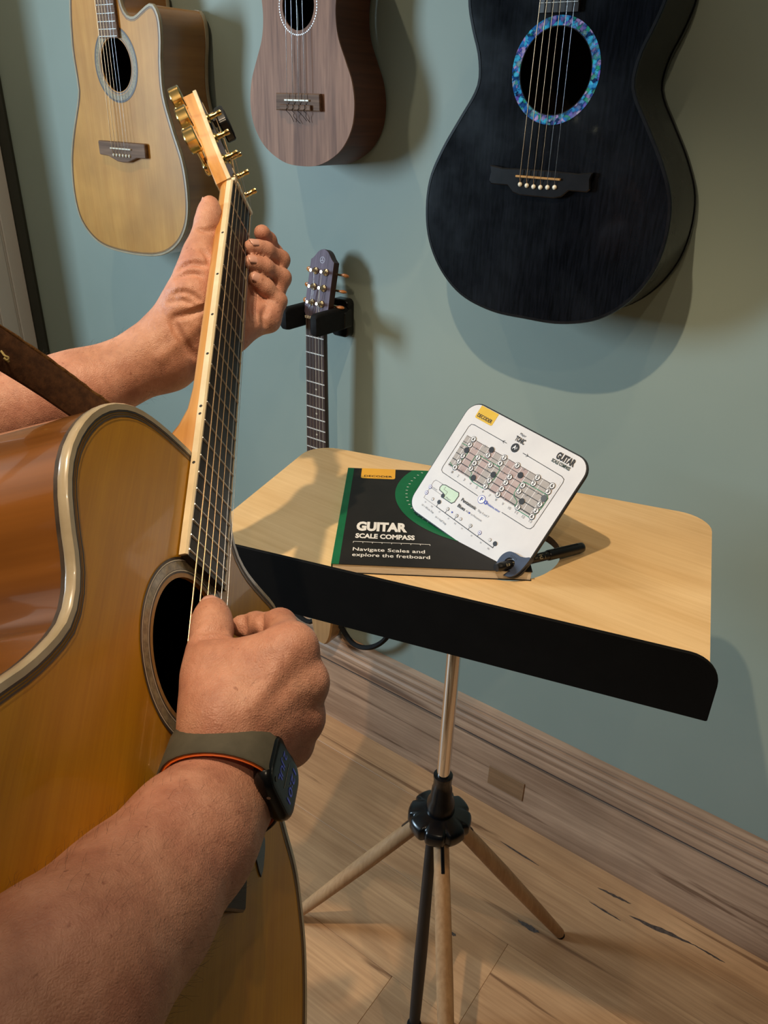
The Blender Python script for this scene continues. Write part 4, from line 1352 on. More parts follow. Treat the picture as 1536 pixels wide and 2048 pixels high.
pline(MB(), [(24.5, 58), (36, 58), (40.5, 62), (40.5, 70), (36, 92), (24.5, 88)], 0.8, ZP + 0.0005).build('green_box_outline', MAT['ink_green'], dv)
dots = [(37.0, 46.2, '6'), (37.2, 54.9, '3'), (36.8, 72, '5'), (36.7, 80.6, '2'), (36.2, 90, '6'), (93.3, 47, '2'), (93.0, 55.7, '6'), (116.0, 47.3, '3'), (115.9, 64.4, '5'), (115.5, 72.9, '2'), (115.4, 82.0, '6'), (115.5, 90.6, '3'), (150, 47.7, '5'), (149.8, 56.4, '2'), (138.3, 65.0, '6'), (138.4, 73.6, '3'),
        (173.3, 47.6, '6'), (173.1, 56.2, '3'), (173, 74, '5'), (173.2, 82.9, '2'), (173.1, 91.6, '6'), (149.6, 91.0, '5'), (70.3, 54.8, '5'), (59.1, 63.7, '2'), (59.1, 72.2, '6'), (59.1, 80.6, '3'), (81.6, 63.9, '3'), (93.1, 81.3, '5'), (93.0, 90.2, '2')]
for u, v, s in dots:
    rk = disc(MB(), u, v, 4.0, ZP + 0.0007).build('degree_ring', MAT['ink_dark'], dv)
    disc(MB(), u, v, 3.3, ZP + 0.0009).build('degree_disc', MAT['ink_white2'], rk)
    dtext('degree_number', s, u - 1.45, u + 1.45, v, 4.4, MAT['ink_dark'], 0.03, rk, z=ZP + 0.0012)
for u, v in ((70.4, 46.4), (93.4, 72.5), (69.9, 89.1), (127.6, 55.8), (149.6, 82.4), (37.2, 63)):
    disc(MB(), u, v, 4.0, ZP + 0.0009, 22).build('root_disc', MAT['ink_dark'], dv)
disc(MB(), 173.3, 65.4, 4.2, ZP + 0.0009, 22).build('root_disc', speckle('grey_print', srgb(76, 78, 80), srgb(82, 84, 86), 60, 0.5), dv)
for (u, v, s) in ((27, 63.4, '7'), (48, 55, '4'), (59, 47, '7'), (47.5, 89.8, '7'), (70, 81, '4'), (81.5, 72.5, '7'), (104.5, 64, '4'), (104.5, 55, '7'), (127, 47.4, '4'), (127, 90.8, '4'), (138, 82, '7'), (150, 73.4, '4'), (161.5, 65.2, '7')):
    dtext('degree_number', s, u - 1.1, u + 1.1, v, 3.4, MAT['ink_grey'], 0.0, z=ZP + 0.0012)
for k in range(1, 14):
    u = 24.5 + 11.55 * k
    dtext('fret_number', str(k), u - (1.1 if k < 10 else 1.9), u + (1.1 if k < 10 else 1.9), 97.4, 3.4, MAT['ink_grey'], 0.0, z=ZP + 0.0006)
# lower legend
disc(MB(), 98.4, 106.8, 5.6, ZP + 0.0001, 26).build('relative_ring', MAT['ink_blue'], dv)
disc(MB(), 98.4, 106.8, 4.9, ZP + 0.0003, 26).build('relative_disc', MAT['ink_white2'], dv)
dtext('printed_lettering', 'F', 96.6, 100.4, 106.8, 5.2, MAT['ink_blue'], 0.02, z=ZP + 0.0006)
disc(MB(), 106.3, 107.2, 2.6, ZP + 0.0003, 20).build('relative_dot', MAT['ink_blue'], dv)
dtext('relative_dot_number', '6', 105.4, 107.2, 107.2, 2.8, MAT['ink_white2'], 0.02, z=ZP + 0.0006)
dtext('printed_lettering', 'Relative minor', 109.5, 131.5, 107.6, 3.0, MAT['ink_blue'], 0.01)
dtext('printed_lettering', 'Pentatonic', 72.5, 99.0, 120.6, 4.6, MAT['ink_dark'], 0.02)
dtext('printed_lettering', 'Blues', 72.5, 85.5, 129.4, 4.6, MAT['ink_dark'], 0.02)
dtext('printed_lettering', 'Skip 4 and 7', 102.5, 121.5, 120.8, 2.8, MAT['ink_grey'], 0.0)
dtext('printed_lettering', 'Add   to Pentatonic', 87.5, 116.0, 129.6, 2.8, MAT['ink_grey'], 0.0)
lg_ = MB()
pts_g = [(38, 116.5), (63, 115.5), (65.5, 119), (65.0, 128.5), (62, 132.2), (46, 132.2), (44.5, 128.6), (42, 127), (34, 126), (32.5, 123), (33.5, 118.2)]
gx = [U(*p) for p in pts_g]
MB().prism(ccw(gx), 0.00005, ZP).build('legend_box', MAT['pale_green'], dv)
pline(lg_, pts_g, 0.9, ZP + 0.0002, True)
pline(lg_, [(44.4, 146.8), (150.5, 149.3), (150.4, 144)], 0.9)
pline(lg_, [(44.4, 146.8), (44.3, 141)], 0.7)
for (u, v) in ((62, 146.6), (79.6, 147.2), (105.8, 147.9), (123, 148.3)):
    pline(lg_, [(u, v), (u, v - 2.2)], 0.7)
lg_.build('legend_lines', MAT['ink_dark'], dv)
lt = MB()
pline(lt, [(18.8, 146.2), (18.4, 129.5), (14.2 + 4, 121), (20, 117.8), (33, 117.3)], 0.5)
pline(lt, [(18.8, 146.2), (44.4, 146.8)], 0.5)
pline(lt, [(19, 129.8), (44, 130.4)], 0.5)
pline(lt, [(40, 118.5), (40, 122.5), (47, 122.5), (47, 127)], 0.4, ZP + 0.0003)
lt.build('legend_thin_lines', MAT['ink_grey'], dv)
for (u, v, r) in ((44.2, 130.0, 3.0), (44.4, 139.6, 2.9), (150.3, 143.5, 3.0)):
    disc(MB(), u, v, r, ZP + 0.0005).build('legend_root_disc', MAT['ink_dark'], dv)
for (u, v, mt, r) in ((18.5, 129.5, 'ink_blue', 2.7), (18.3, 138.6, 'ink_blue', 2.7), (62, 141.0, 'ink_dark', 2.4), (79.6, 141.7, 'ink_dark', 2.4), (105.8, 142.3, 'ink_dark', 2.4), (123, 143, 'ink_blue', 2.6), (32.5, 141.2, 'ink_grey', 2.2), (87.5, 142.2, 'ink_grey', 2.2), (141, 143.2, 'ink_grey', 2.2)):
    a = disc(MB(), u, v, r, ZP + 0.0003).build('legend_ring', MAT[mt], dv)
    disc(MB(), u, v, r - 0.55, ZP + 0.0005).build('legend_disc', MAT['ink_white2'], a)
    dtext('legend_number', '6' if mt == 'ink_blue' else '7' if mt == 'ink_grey' else {62: '2', 79.6: '3', 105.8: '5'}.get(u, '4'), u - 0.8, u + 0.8, v, 2.3, MAT[mt], 0.02, a, z=ZP + 0.0007)
disc(MB(), 93.9, 129.6, 1.2, ZP + 0.0003, 14).build('legend_dot', MAT['ink_blue'], dv)
disc(MB(), 70.6, 141.2, 1.2, ZP + 0.0003, 14).build('legend_dot', MAT['ink_blue'], dv)
dtext('printed_lettering', 'minor', 22.5, 31.0, 128.0, 2.2, MAT['ink_grey'])
dtext('printed_lettering', 'Major', 49.5, 58.5, 129.6, 2.2, MAT['ink_grey'], z=ZP + 0.0005)
dtext('printed_lettering', 'W = Whole Step', 22.0, 46.0, 155.6, 2.8, MAT['ink_grey'])
dtext('printed_lettering', 'H = Half Step', 52.0, 73.0, 158.4, 2.8, MAT['ink_grey'])
for (u, v, s) in ((25, 150, 'W'), (38, 150, 'H'), (53, 150.3, 'W'), (71, 150.8, 'W'), (84, 151.2, 'H'), (97, 151.6, 'W'), (115, 152.2, 'W'), (132, 152.8, 'W'), (146, 153.4, 'H')):
    dtext('step_letter', s, u - 1.2, u + 1.2, v, 2.3, MAT['ink_grey'])
# navy pen loop at the lower right corner
lx, ly = 183.5, 153.5
lo_ = [(169.5, 163), (168, 156), (169.5, 148), (174.5, 141.5), (182, 139.2), (190, 139.0), (197, 137), (203, 133.5), (203.4, 140), (201.6, 152), (198.5, 161), (193, 166.6), (185, 169.4), (177, 168.6)]
lp = spline([U(*p) for p in lo_], 60)
lob = plate_with_holes('pen_loop', ccw(lp), [circle(*U(lx, ly), 0.0074, 24)], -0.006, 0.0035, MAT['navy'], dv)
rib = MB()
for k in range(5):
    u = 180 + k * 2.1
    pline(rib, [(u, 143.0 + 0.25 * abs(k - 2)), (u + 0.3, 145.6)], 0.5, 0.0037)
rib.build('grip_marks', MAT['ink_dark'], dv)

# ------------------------------------------------------------------ pen through the loop
LP = dv_o + dx * lx / 1000 - dy * ly / 1000 - dz * 0.001
RP = np.array([-0.2765, 0.8508, 1.0070])
pd = (RP - LP) / np.linalg.norm(RP - LP)
RE = LP + pd * 0.118
pn = thing('pen', 'black rollerball pen pushed through the navy loop of the slide chart', 'pen', frame(RE, *(lambda z_: (lambda x_: (x_, np.cross(z_, x_), z_))(np.cross((0, 0, 1), z_) / np.linalg.norm(np.cross((0, 0, 1), z_))))(-pd)))
MAT['pen_black'] = speckle('pen_black', srgb(16, 15, 15), srgb(22, 21, 20), 60, 0.32)
MAT['pen_print'] = speckle('pen_print', srgb(150, 140, 112), srgb(165, 155, 126), 60, 0.5)
MB().lathe([(0.0005, 0.0), (0.0054, 0.0), (0.0063, 0.001), (0.0066, 0.004), (0.0068, 0.058), (0.0064, 0.0595), (0.0057, 0.060)], n=22).build('cap', MAT['pen_black'], pn, True, 40)
MB().lathe([(0.0057, 0.0595), (0.0057, 0.132), (0.0055, 0.1355), (0.0050, 0.1365), (0.0048, 0.1405), (0.0005, 0.1405)], n=22).build('barrel', MAT['pen_black'], pn, True, 40)
MB().bbox(-0.0012, 0.0012, 0.0058, 0.0074, 0.010, 0.050, 0.0006).build('clip', MAT['pen_black'], pn)
# printing wraps round the barrel on the side seen from above
pz = np.array(pn.matrix_world.to_3x3().inverted() @ Vector(CAM_POS - (LP + RE) / 2))
pa = math.atan2(pz[1], pz[0])


def wrap_text(name, s, z0, z1, h, mat, bold):
    o = fit_text(name, s, 0.0, z1 - z0, 0.0, h, mat, pn, 0.0, bold)
    for v in o.data.vertices:
        x, y_ = v.co.x, v.co.y
        a = pa + y_ / 0.0058
        v.co = ((0.00585) * math.cos(a), 0.00585 * math.sin(a), z0 + x)
    return o


wrap_text('barrel_lettering', 'V5', 0.063, 0.0775, 0.0062, MAT['pen_print'], 0.03)
wrap_text('barrel_lettering', 'HI-TEC', 0.0795, 0.0935, 0.0030, MAT['pen_print'], 0.0)
wrap_text('barrel_lettering', 'POINT', 0.1085, 0.1190, 0.0038, MAT['pen_print'], 0.02)
wrap_text('barrel_lettering', '0.5', 0.1235, 0.1290, 0.0030, MAT['pen_print'], 0.02)

# ------------------------------------------------------------------ things on the held guitar
ct = thing('clip_on_tuner', 'small black clip-on tuner on the headstock of the held guitar', 'tuner', GM @ (Matrix.Translation((0, 0.002, -0.0035)) @ Matrix.Rotation(-math.radians(16), 4, 'X')))
MB().prism(rrect(-0.013, 0.015, 0.138, 0.178, 0.005), 0.010, 0.021, 0.0015).build('display_case', MAT['black_gloss'], ct, True, 40)
MB().prism(rrect(-0.009, 0.011, 0.144, 0.172, 0.003), 0.0211, 0.0214).build('screen', MAT['black_rubber'], ct)
MB().bbox(-0.004, 0.006, 0.1835, 0.1905, -0.020, 0.012, 0.002).build('clip_jaw', MAT['black_gloss'], ct, True, 40)
MB().bbox(-0.004, 0.006, 0.168, 0.190, 0.0035, 0.0105, 0.001).build('clip_arm', MAT['black_gloss'], ct, True, 40)
MB().bbox(-0.005, 0.007, 0.166, 0.190, -0.0215, -0.0152, 0.001).build('clip_pad', MAT['black_rubber'], ct)

MAT['leather'] = speckle('brown_suede_leather', srgb(48, 28, 14), srgb(70, 44, 24), 160, 0.9, bump=0.6, spec=0.2)
MAT['leather_edge'] = speckle('frayed_leather_edge', srgb(98, 70, 38), srgb(70, 46, 24), 400, 0.95, bump=0.8, spec=0.1)
strap_pts = [P(262, 872, 0.625), P(168, 812, 0.600), P(104, 766, 0.580), P(30, 717, 0.556), P(-60, 660, 0.525), P(-190, 575, 0.485), np.array([-0.60, 0.115, 1.455]), np.array([-0.640, 0.035, 1.490]), np.array([-0.680, -0.060, 1.485]), np.array([-0.715, -0.150, 1.430])]
sp = spline([tuple(q) for q in strap_pts], 44, False)
s_dir = cvec(0.42, 0.62, -0.66)
snr = []
for i in range(44):
    t_ = np.array(sp[min(i + 1, 43)]) - np.array(sp[max(i - 1, 0)])
    snr.append(np.cross(s_dir, t_ / np.linalg.norm(t_)))
sw_ = np.linspace(0.0290, 0.0265, 44)
strap = thing('guitar_strap', 'dark brown leather strap running from the held guitar towards the shoulder', 'strap', Matrix.Translation(sp[8]))
spl = [np.array(q) - np.array(sp[8]) for q in sp]
MB().ribbon(spl, snr, sw_, 0.0032).build('leather_band', MAT['leather'], strap, True, 50)
ed = []
rr0 = random.Random(3)
for i, q in enumerate(spl):
    t = spl[min(i + 1, 43)] - spl[max(i - 1, 0)]
    t = t / np.linalg.norm(t)
    n_ = snr[i] - t * (snr[i] @ t)
    n_ /= np.linalg.norm(n_)
    s_ = np.cross(t, n_)
    if s_ @ cvec(0, 1, 0) < 0:
        s_ = -s_
    ed.append(q + s_ * (sw_[i] / 2))
MB().tube(spline([tuple(q) for q in ed], 130, False), [0.0019 + rr0.uniform(-0.0004, 0.0005) for _ in range(130)], 7).build('frayed_edge', MAT['leather_edge'], strap, True)
lace = P(14, 712, 0.548) - np.array(sp[8])
lc = [lace + cvec(*(np.array(v) * 0.001)) for v in ((-4, 4, 2), (-1, 1, 4), (1, -1, 5), (3, -2, 4), (2, -4, 4), (0, -2, 5), (3, -5, 3))]
MB().tube(spline([tuple(q) for q in lc], 24, False), 0.0009, 6).build('lace_knot', speckle('rawhide_lace', srgb(150, 136, 84), srgb(120, 106, 64), 300, 0.9), strap, True)
# ------------------------------------------------------------------ the player: one smooth body surface grown from a distance field
def seg_sd(p, a, b, ra, rb):
    a, b = np.array(a), np.array(b)
    ab = b - a
    t = np.clip(((p - a) @ ab) / (ab @ ab + 1e-12), 0, 1)
    return np.linalg.norm(p - a - t[:, None] * ab, axis=1) - (ra + (rb - ra) * t)


def smin(a, b, k):
    h = np.maximum(k - np.abs(a - b), 0) / k
    return np.minimum(a, b) - h * h * k * 0.25


def chain_sd(p, pts, k=0.004):
    """pts: list of (point, radius)"""
    d = None
    for (a, ra), (b, rb) in zip(pts[:-1], pts[1:]):
        s = seg_sd(p, a, b, ra, rb)
        d = s if d is None else smin(d, s, k)
    return d


def surface(sdf, lo, hi, h, B=12):
    """sparse surface nets"""
    lo = np.array(lo, float)
    n = np.ceil((np.array(hi) - lo) / (h * B)).astype(int)
    gx, gy, gz = np.meshgrid(*[np.arange(k) for k in n], indexing='ij')
    blocks = np.stack([gx.ravel(), gy.ravel(), gz.ravel()], 1)
    cen = lo + (blocks + 0.5) * (h * B)
    act = np.zeros(len(cen), bool)
    for i in range(0, len(cen), 200000):
        act[i:i + 200000] = np.abs(sdf(cen[i:i + 200000])) < h * B * 0.95
    blocks = blocks[act]
    S = B + 1
    li = np.stack(np.meshgrid(np.arange(S), np.arange(S), np.arange(S), indexing='ij'), -1).reshape(-1, 3)
    N = n * B + 4
    keys, pos, quads = [], [], []
    enc = lambda c: c[..., 0] + N[0] * (c[..., 1] + N[1] * c[..., 2].astype(np.int64))
    for i0 in range(0, len(blocks), 24):
        bb = blocks[i0:i0 + 24]
        base = bb[:, None, :] * B + li[None]
        v = sdf((lo + base.reshape(-1, 3) * h)).reshape(len(bb), S, S, S)
        s = v < 0
        # cells
        cnt = np.zeros((len(bb), B, B, B))
        acc = np.zeros((len(bb), B, B, B, 3))
        def corner(a, dx_, dy_, dz_):
            return a[:, dx_:dx_ + B, dy_:dy_ + B, dz_:dz_ + B]
        C8 = [(x, y_, z) for x in (0, 1) for y_ in (0, 1) for z in (0, 1)]
        for a in C8:
            for ax in range(3):
                if a[ax] == 0:
                    b = list(a)
                    b[ax] = 1
                    va, vb = corner(v, *a), corner(v, *b)
                    cr = (va < 0) != (vb < 0)
                    t = np.where(cr, va / np.where(cr, va - vb, 1), 0)
                    for q in range(3):
                        acc[..., q] += np.where(cr, a[q] + (t if q == ax else 0), 0)
                    cnt += cr
        idx = np.argwhere(cnt > 0)
        if len(idx) == 0:
            continue
        cell = bb[idx[:, 0]] * B + idx[:, 1:]
        p = acc[tuple(idx.T)] / cnt[tuple(idx.T)][:, None]
        keys.append(enc(cell))
        pos.append(lo + (cell + p) * h)
        for ax in range(3):
            o = [0, 0, 0]
            o[ax] = 1
            va, vb = s[:, :B, :B, :B], s[:, o[0]:o[0] + B, o[1]:o[1] + B, o[2]:o[2] + B]
            e = np.argwhere(va != vb)
            if len(e) == 0:
                continue
            c = bb[e[:, 0]] * B + e[:, 1:]
            u, w = (ax + 1) % 3, (ax + 2) % 3
            du, dw = np.eye(3, dtype=int)[u], np.eye(3, dtype=int)[w]
            q = np.stack([enc(c - du - dw), enc(c - dw), enc(c), enc(c - du)], 1)
            flip = ~va[tuple(e.T)]
            q[flip] = q[flip][:, ::-1]
            quads.append(q)
    keys, pos, quads = np.concatenate(keys), np.concatenate(pos), np.concatenate(quads)
    order = np.argsort(keys)
    keys, pos = keys[order], pos[order]
    ix = np.searchsorted(keys, quads)
    ix = np.clip(ix, 0, len(keys) - 1)
    ok = (keys[ix] == quads).all(1)
    return pos, ix[ok]


def skin_mat():
    m = base_mat('skin', srgb(190, 130, 100), 0.5)
    t = NT(m)
    v = t.coords((1, 1, 1))
    n1 = t.noise(v, 38, 4, 0.6)
    n2 = t.noise(v, 160, 4, 0.65)
    n3 = t.noise(v, 14, 3, 0.5)
    c = t.ramp(n1, [(0.30, srgb(160, 108, 88)), (0.5, srgb(186, 134, 110)), (0.70, srgb(204, 154, 130))])
    c = t.mix(0.30, c, t.ramp(n2, [(0.3, (0.62, 0.52, 0.48, 1)), (0.6, (1.05, 1.0, 1.0, 1))]), 'MULTIPLY')
    c = t.mix(0.25, c, t.ramp(n3, [(0.35, srgb(192, 116, 100)), (0.65, srgb(188, 138, 108))]))
    fr = t.ramp(t.noise(v, 210, 2, 0.5), [(0.25, srgb(150, 96, 74)), (0.32, (1, 1, 1, 1))])
    c = t.mix(0.45, c, fr, 'MULTIPLY')
    t.link(c, t.b.inputs['Base Color'])
    t.b.inputs['Subsurface Weight'].default_value = 0.08
    t.b.inputs['Subsurface Radius'].default_value = (0.012, 0.005, 0.003)
    t.b.inputs['Subsurface Scale'].default_value = 0.4
    vo = t.node('ShaderNodeTexVoronoi', feature='DISTANCE_TO_EDGE')
    vo.inputs['Scale'].default_value = 620
    t.link(v, vo.inputs['Vector'])
    wr = t.noise(t.coords((1, 1, 0.35)), 130, 5, 0.65, 1.2)
    hgt = t.math('ADD', t.math('MULTIPLY', vo.outputs['Distance'], 0.5), t.math('ADD', t.math('MULTIPLY', wr, 1.3), t.math('MULTIPLY', n1, 1.2)))
    t.bump(hgt, 0.45, 0.0016)
    return m


MAT['skin'] = skin_mat()
MAT['nail'] = speckle('fingernail', srgb(206, 158, 142), srgb(196, 146, 130), 80, 0.35)
MAT['hair'] = speckle('dark_hair', srgb(52, 40, 30), srgb(74, 60, 48), 200, 0.6)
MAT['shirt'] = speckle('charcoal_shirt', srgb(46, 48, 52), srgb(56, 58, 62), 300, 0.9, bump=0.2)
MAT['jeans'] = speckle('dark_denim', srgb(36, 44, 62), srgb(46, 56, 76), 300, 0.9, bump=0.3)
MAT['shoe'] = speckle('brown_shoe', srgb(60, 42, 30), srgb(72, 52, 38), 120, 0.6)

# ---- left arm and hand (thumb behind the neck, fingers round the treble edge)
lw = P(366, 676, 0.748)
Lpalm = [
    (P(-330, 942, 0.665), P(-60, 850, 0.70), 0.047, 0.043, 0.02),
    (P(-60, 850, 0.70), P(150, 790, 0.722), 0.043, 0.0365, 0.02),
    (P(150, 790, 0.722), P(320, 712, 0.742), 0.0365, 0.0300, 0.02),
    (P(318, 700, 0.742), P(352, 660, 0.742), 0.0270, 0.0250, 0.02),
    (P(340, 722, 0.750), P(396, 684, 0.752), 0.0250, 0.0230, 0.02),
    (P(352, 660, 0.742), P(384, 604, 0.738), 0.0240, 0.0245, 0.016),       # thenar
    (P(384, 604, 0.738), P(398, 545, 0.742), 0.0245, 0.0195, 0.014),
    (P(398, 545, 0.742), P(399, 505, 0.747), 0.0195, 0.0138, 0.012),
    (P(392, 680, 0.755), P(455, 668, 0.775), 0.0230, 0.0190, 0.016),       # heel of the hand
    (P(455, 668, 0.775), P(528, 636, 0.797), 0.0190, 0.0140, 0.014),
    (P(392, 650, 0.760), P(520, 600, 0.812), 0.0200, 0.0135, 0.016),
    (P(392, 625, 0.760), P(510, 565, 0.815), 0.0200, 0.0130, 0.016),
    (P(400, 590, 0.760), P(500, 545, 0.815), 0.0180, 0.0125, 0.016),
]
Lthumb = [(P(399, 510, 0.747), 0.0140), (P(408, 474, 0.752), 0.0118), (P(415, 446, 0.756), 0.0119), (P(419, 424, 0.759), 0.0108), (P(420, 409, 0.760), 0.0085)]
Lfing = [
    [(P(505, 560, 0.824), 0.0115), (P(548, 508, 0.838), 0.0096), (P(535, 482, 0.822), 0.0090), (P(524, 466, 0.806), 0.0086)],
    [(P(530, 590, 0.818), 0.0115), (P(560, 520, 0.818), 0.0097), (P(531, 502, 0.797), 0.0088), (P(516, 497, 0.790), 0.0087), (P(502, 495, 0.784), 0.0080)],
    [(P(540, 615, 0.812), 0.0112), (P(563, 556, 0.810), 0.0095), (P(530, 535, 0.791), 0.0085), (P(514, 529, 0.785), 0.0084), (P(499, 526, 0.780), 0.0076)],
    [(P(540, 642, 0.800), 0.0110), (P(556, 602, 0.802), 0.0088), (P(532, 575, 0.792), 0.0080), (P(518, 564, 0.788), 0.0076), (P(508, 557, 0.785), 0.0068)],
]
# tendons inside the wrist
Ltend = [(P(300, 700, 0.716), P(372, 640, 0.719), 0.0030), (P(318, 716, 0.714), P(392, 652, 0.722), 0.0030)]
Lgroove = []

# ---- right arm and hand
wa = np.array([0.0098, -0.0338, -0.0210])
wb_ = np.array([-0.0086, -0.0172, 0.0237])
wa /= np.linalg.norm(wa)
wb_ = wb_ - wa * (wb_ @ wa)
wb_ /= np.linalg.norm(wb_)
wn_ = np.cross(wb_, wa)
if wn_[0] < 0:
    wn_ = -wn_
_t = math.radians(13)
wn_, wb_ = wn_ * math.cos(_t) - wb_ * math.sin(_t), wb_ * math.cos(_t) + wn_ * math.sin(_t)
W_A, W_B, W_N = CAM_R @ wa, CAM_R @ wb_, CAM_R @ wn_
W_C = P(573, 1552, 0.443)                       # centre of the watch glass
WR = W_C - W_N * 0.0385 + W_A * 0.002           # centre of the wrist
Rpalm = [
    (P(-300, 2330, 0.262), P(-60, 2140, 0.292), 0.046, 0.0440, 0.02),
    (P(-60, 2140, 0.292), P(120, 1975, 0.322), 0.0440, 0.0412, 0.02),
    (P(120, 1975, 0.322), P(268, 1812, 0.370), 0.0412, 0.0370, 0.02),
    (P(268, 1812, 0.370), P(378, 1668, 0.412), 0.0370, 0.0305, 0.02),
    (P(378, 1668, 0.412), WR - W_A * 0.004 + W_B * 0.012, 0.0300, 0.0245, 0.02),
    (P(390, 1680, 0.414), WR + W_A * 0.006 + W_B * 0.012, 0.0290, 0.0240, 0.02),
    (WR - W_A * 0.006, P(450, 1440, 0.455), 0.0235, 0.0222, 0.018),
    (WR + W_A * 0.002, P(515, 1450, 0.465), 0.0225, 0.0205, 0.014),
    (WR + W_A * 0.006 - W_N * 0.005, P(556, 1468, 0.474), 0.0190, 0.0155, 0.014),
    (P(455, 1440, 0.458), P(590, 1293, 0.475), 0.0210, 0.0124, 0.016),     # metacarpals
    (P(470, 1450, 0.458), P(614, 1365, 0.475), 0.0220, 0.0122, 0.016),
    (P(500, 1465, 0.465), P(606, 1437, 0.478), 0.0210, 0.0116, 0.016),
    (P(516, 1470, 0.474), P(584, 1492, 0.483), 0.0175, 0.0104, 0.014),
    (P(440, 1450, 0.456), P(424, 1345, 0.478), 0.0195, 0.0155, 0.016),     # thumb base
    (P(430, 1380, 0.470), P(560, 1320, 0.474), 0.0152, 0.0134, 0.016),     # web
    (P(436, 1332, 0.478), P(560, 1310, 0.476), 0.0134, 0.0134, 0.014),
]
Rthumb = [(P(424, 1350, 0.478), 0.0160), (P(421, 1305, 0.492), 0.0144), (P(424, 1262, 0.508), 0.0130), (P(424, 1238, 0.517), 0.0121), (P(424, 1222, 0.523), 0.0100)]
Rfing = [
    [(P(590, 1293, 0.475), 0.0120), (P(560, 1250, 0.510), 0.0102), (P(512, 1252, 0.530), 0.0090), (P(483, 1252, 0.536), 0.0079)],
    [(P(614, 1365, 0.475), 0.0120), (P(582, 1335, 0.522), 0.0098), (P(525, 1330, 0.540), 0.0088), (P(492, 1335, 0.540), 0.0078)],
    [(P(606, 1437, 0.478), 0.0114), (P(575, 1400, 0.524), 0.0095), (P(522, 1395, 0.540), 0.0084), (P(490, 1395, 0.538), 0.0076)],
    [(P(584, 1492, 0.481), 0.0105), (P(562, 1460, 0.520), 0.0085), (P(520, 1450, 0.532), 0.0076), (P(495, 1448, 0.532), 0.0068)],
]
Rtend = [(P(500, 1420, 0.440), P(582, 1300, 0.464), 0.0026), (P(520, 1440, 0.444), P(604, 1368, 0.464), 0.0026), (P(540, 1460, 0.450), P(598, 1436, 0.466), 0.0024)]

# ---- rest of the body, mostly under clothes and outside the picture
Lsh, Rsh = np.array([-0.66, 0.00, 1.40]), np.array([-0.42, -0.22, 1.39])
Lel, Rel = P(-330, 942, 0.665), P(-300, 2330, 0.262)
chest = np.array([-0.60, -0.16, 1.30])
pelv = np.array([-0.64, -0.20, 0.95])
neck = np.array([-0.575, -0.135, 1.47])
head = np.array([-0.535, -0.105, 1.63])
fwdh = np.array([0.70, 0.60, -0.38])
fwdh /= np.linalg.norm(fwdh)
sideh = np.cross(fwdh, (0, 0, 1))
sideh /= np.linalg.norm(sideh)
uph = np.cross(sideh, fwdh)
core = [
    (Lel, Lsh, 0.044, 0.050, 0.03), (Rel, Rsh, 0.044, 0.050, 0.03),
    (Lsh, chest, 0.045, 0.06, 0.03), (Rsh, chest, 0.045, 0.06, 0.03), (chest, pelv, 0.06, 0.06, 0.03), (chest, neck, 0.055, 0.050, 0.03), (neck, head - uph * 0.06, 0.052, 0.05, 0.03),
    (head + uph * 0.035 - fwdh * 0.02, head + uph * 0.030 + fwdh * 0.02, 0.080, 0.075, 0.02), (head - uph * 0.07 + fwdh * 0.030, head + fwdh * 0.035, 0.042, 0.058, 0.03),
    (head - uph * 0.015 + fwdh * 0.100, head + uph * 0.03 + fwdh * 0.088, 0.012, 0.007, 0.01),
    (head + sideh * 0.078 + uph * 0.01, head + sideh * 0.080 - uph * 0.03, 0.010, 0.007, 0.006), (head - sideh * 0.078 + uph * 0.01, head - sideh * 0.080 - uph * 0.03, 0.010, 0.007, 0.006),
    (head - uph * 0.045 + fwdh * 0.082 + sideh * 0.018, head - uph * 0.045 + fwdh * 0.082 - sideh * 0.018, 0.007, 0.007, 0.008),
]
ft = [np.array([-0.74, -0.10, 0.0]), np.array([-0.60, -0.32, 0.0])]
for q, s in zip(ft, (-1, 1)):
    hp = pelv + sideh * 0.07 * s
    kn = (hp + q) / 2 + np.array([0.03, 0.02, 0.0])
    core += [(pelv, hp, 0.05, 0.045, 0.03), (hp, kn, 0.045, 0.036, 0.03), (kn, q + np.array([0, 0, 0.06]), 0.036, 0.030, 0.02)]


def palm_sd(p, prims, tend):
    d = None
    for a, b, ra, rb, k in prims:
        s = seg_sd(p, a, b, ra, rb)
        d = s if d is None else smin(d, s, k)
    for a, b, r in tend:
        d = smin(d, seg_sd(p, a, b, r, r), 0.008)
    return d


GROOVES = []


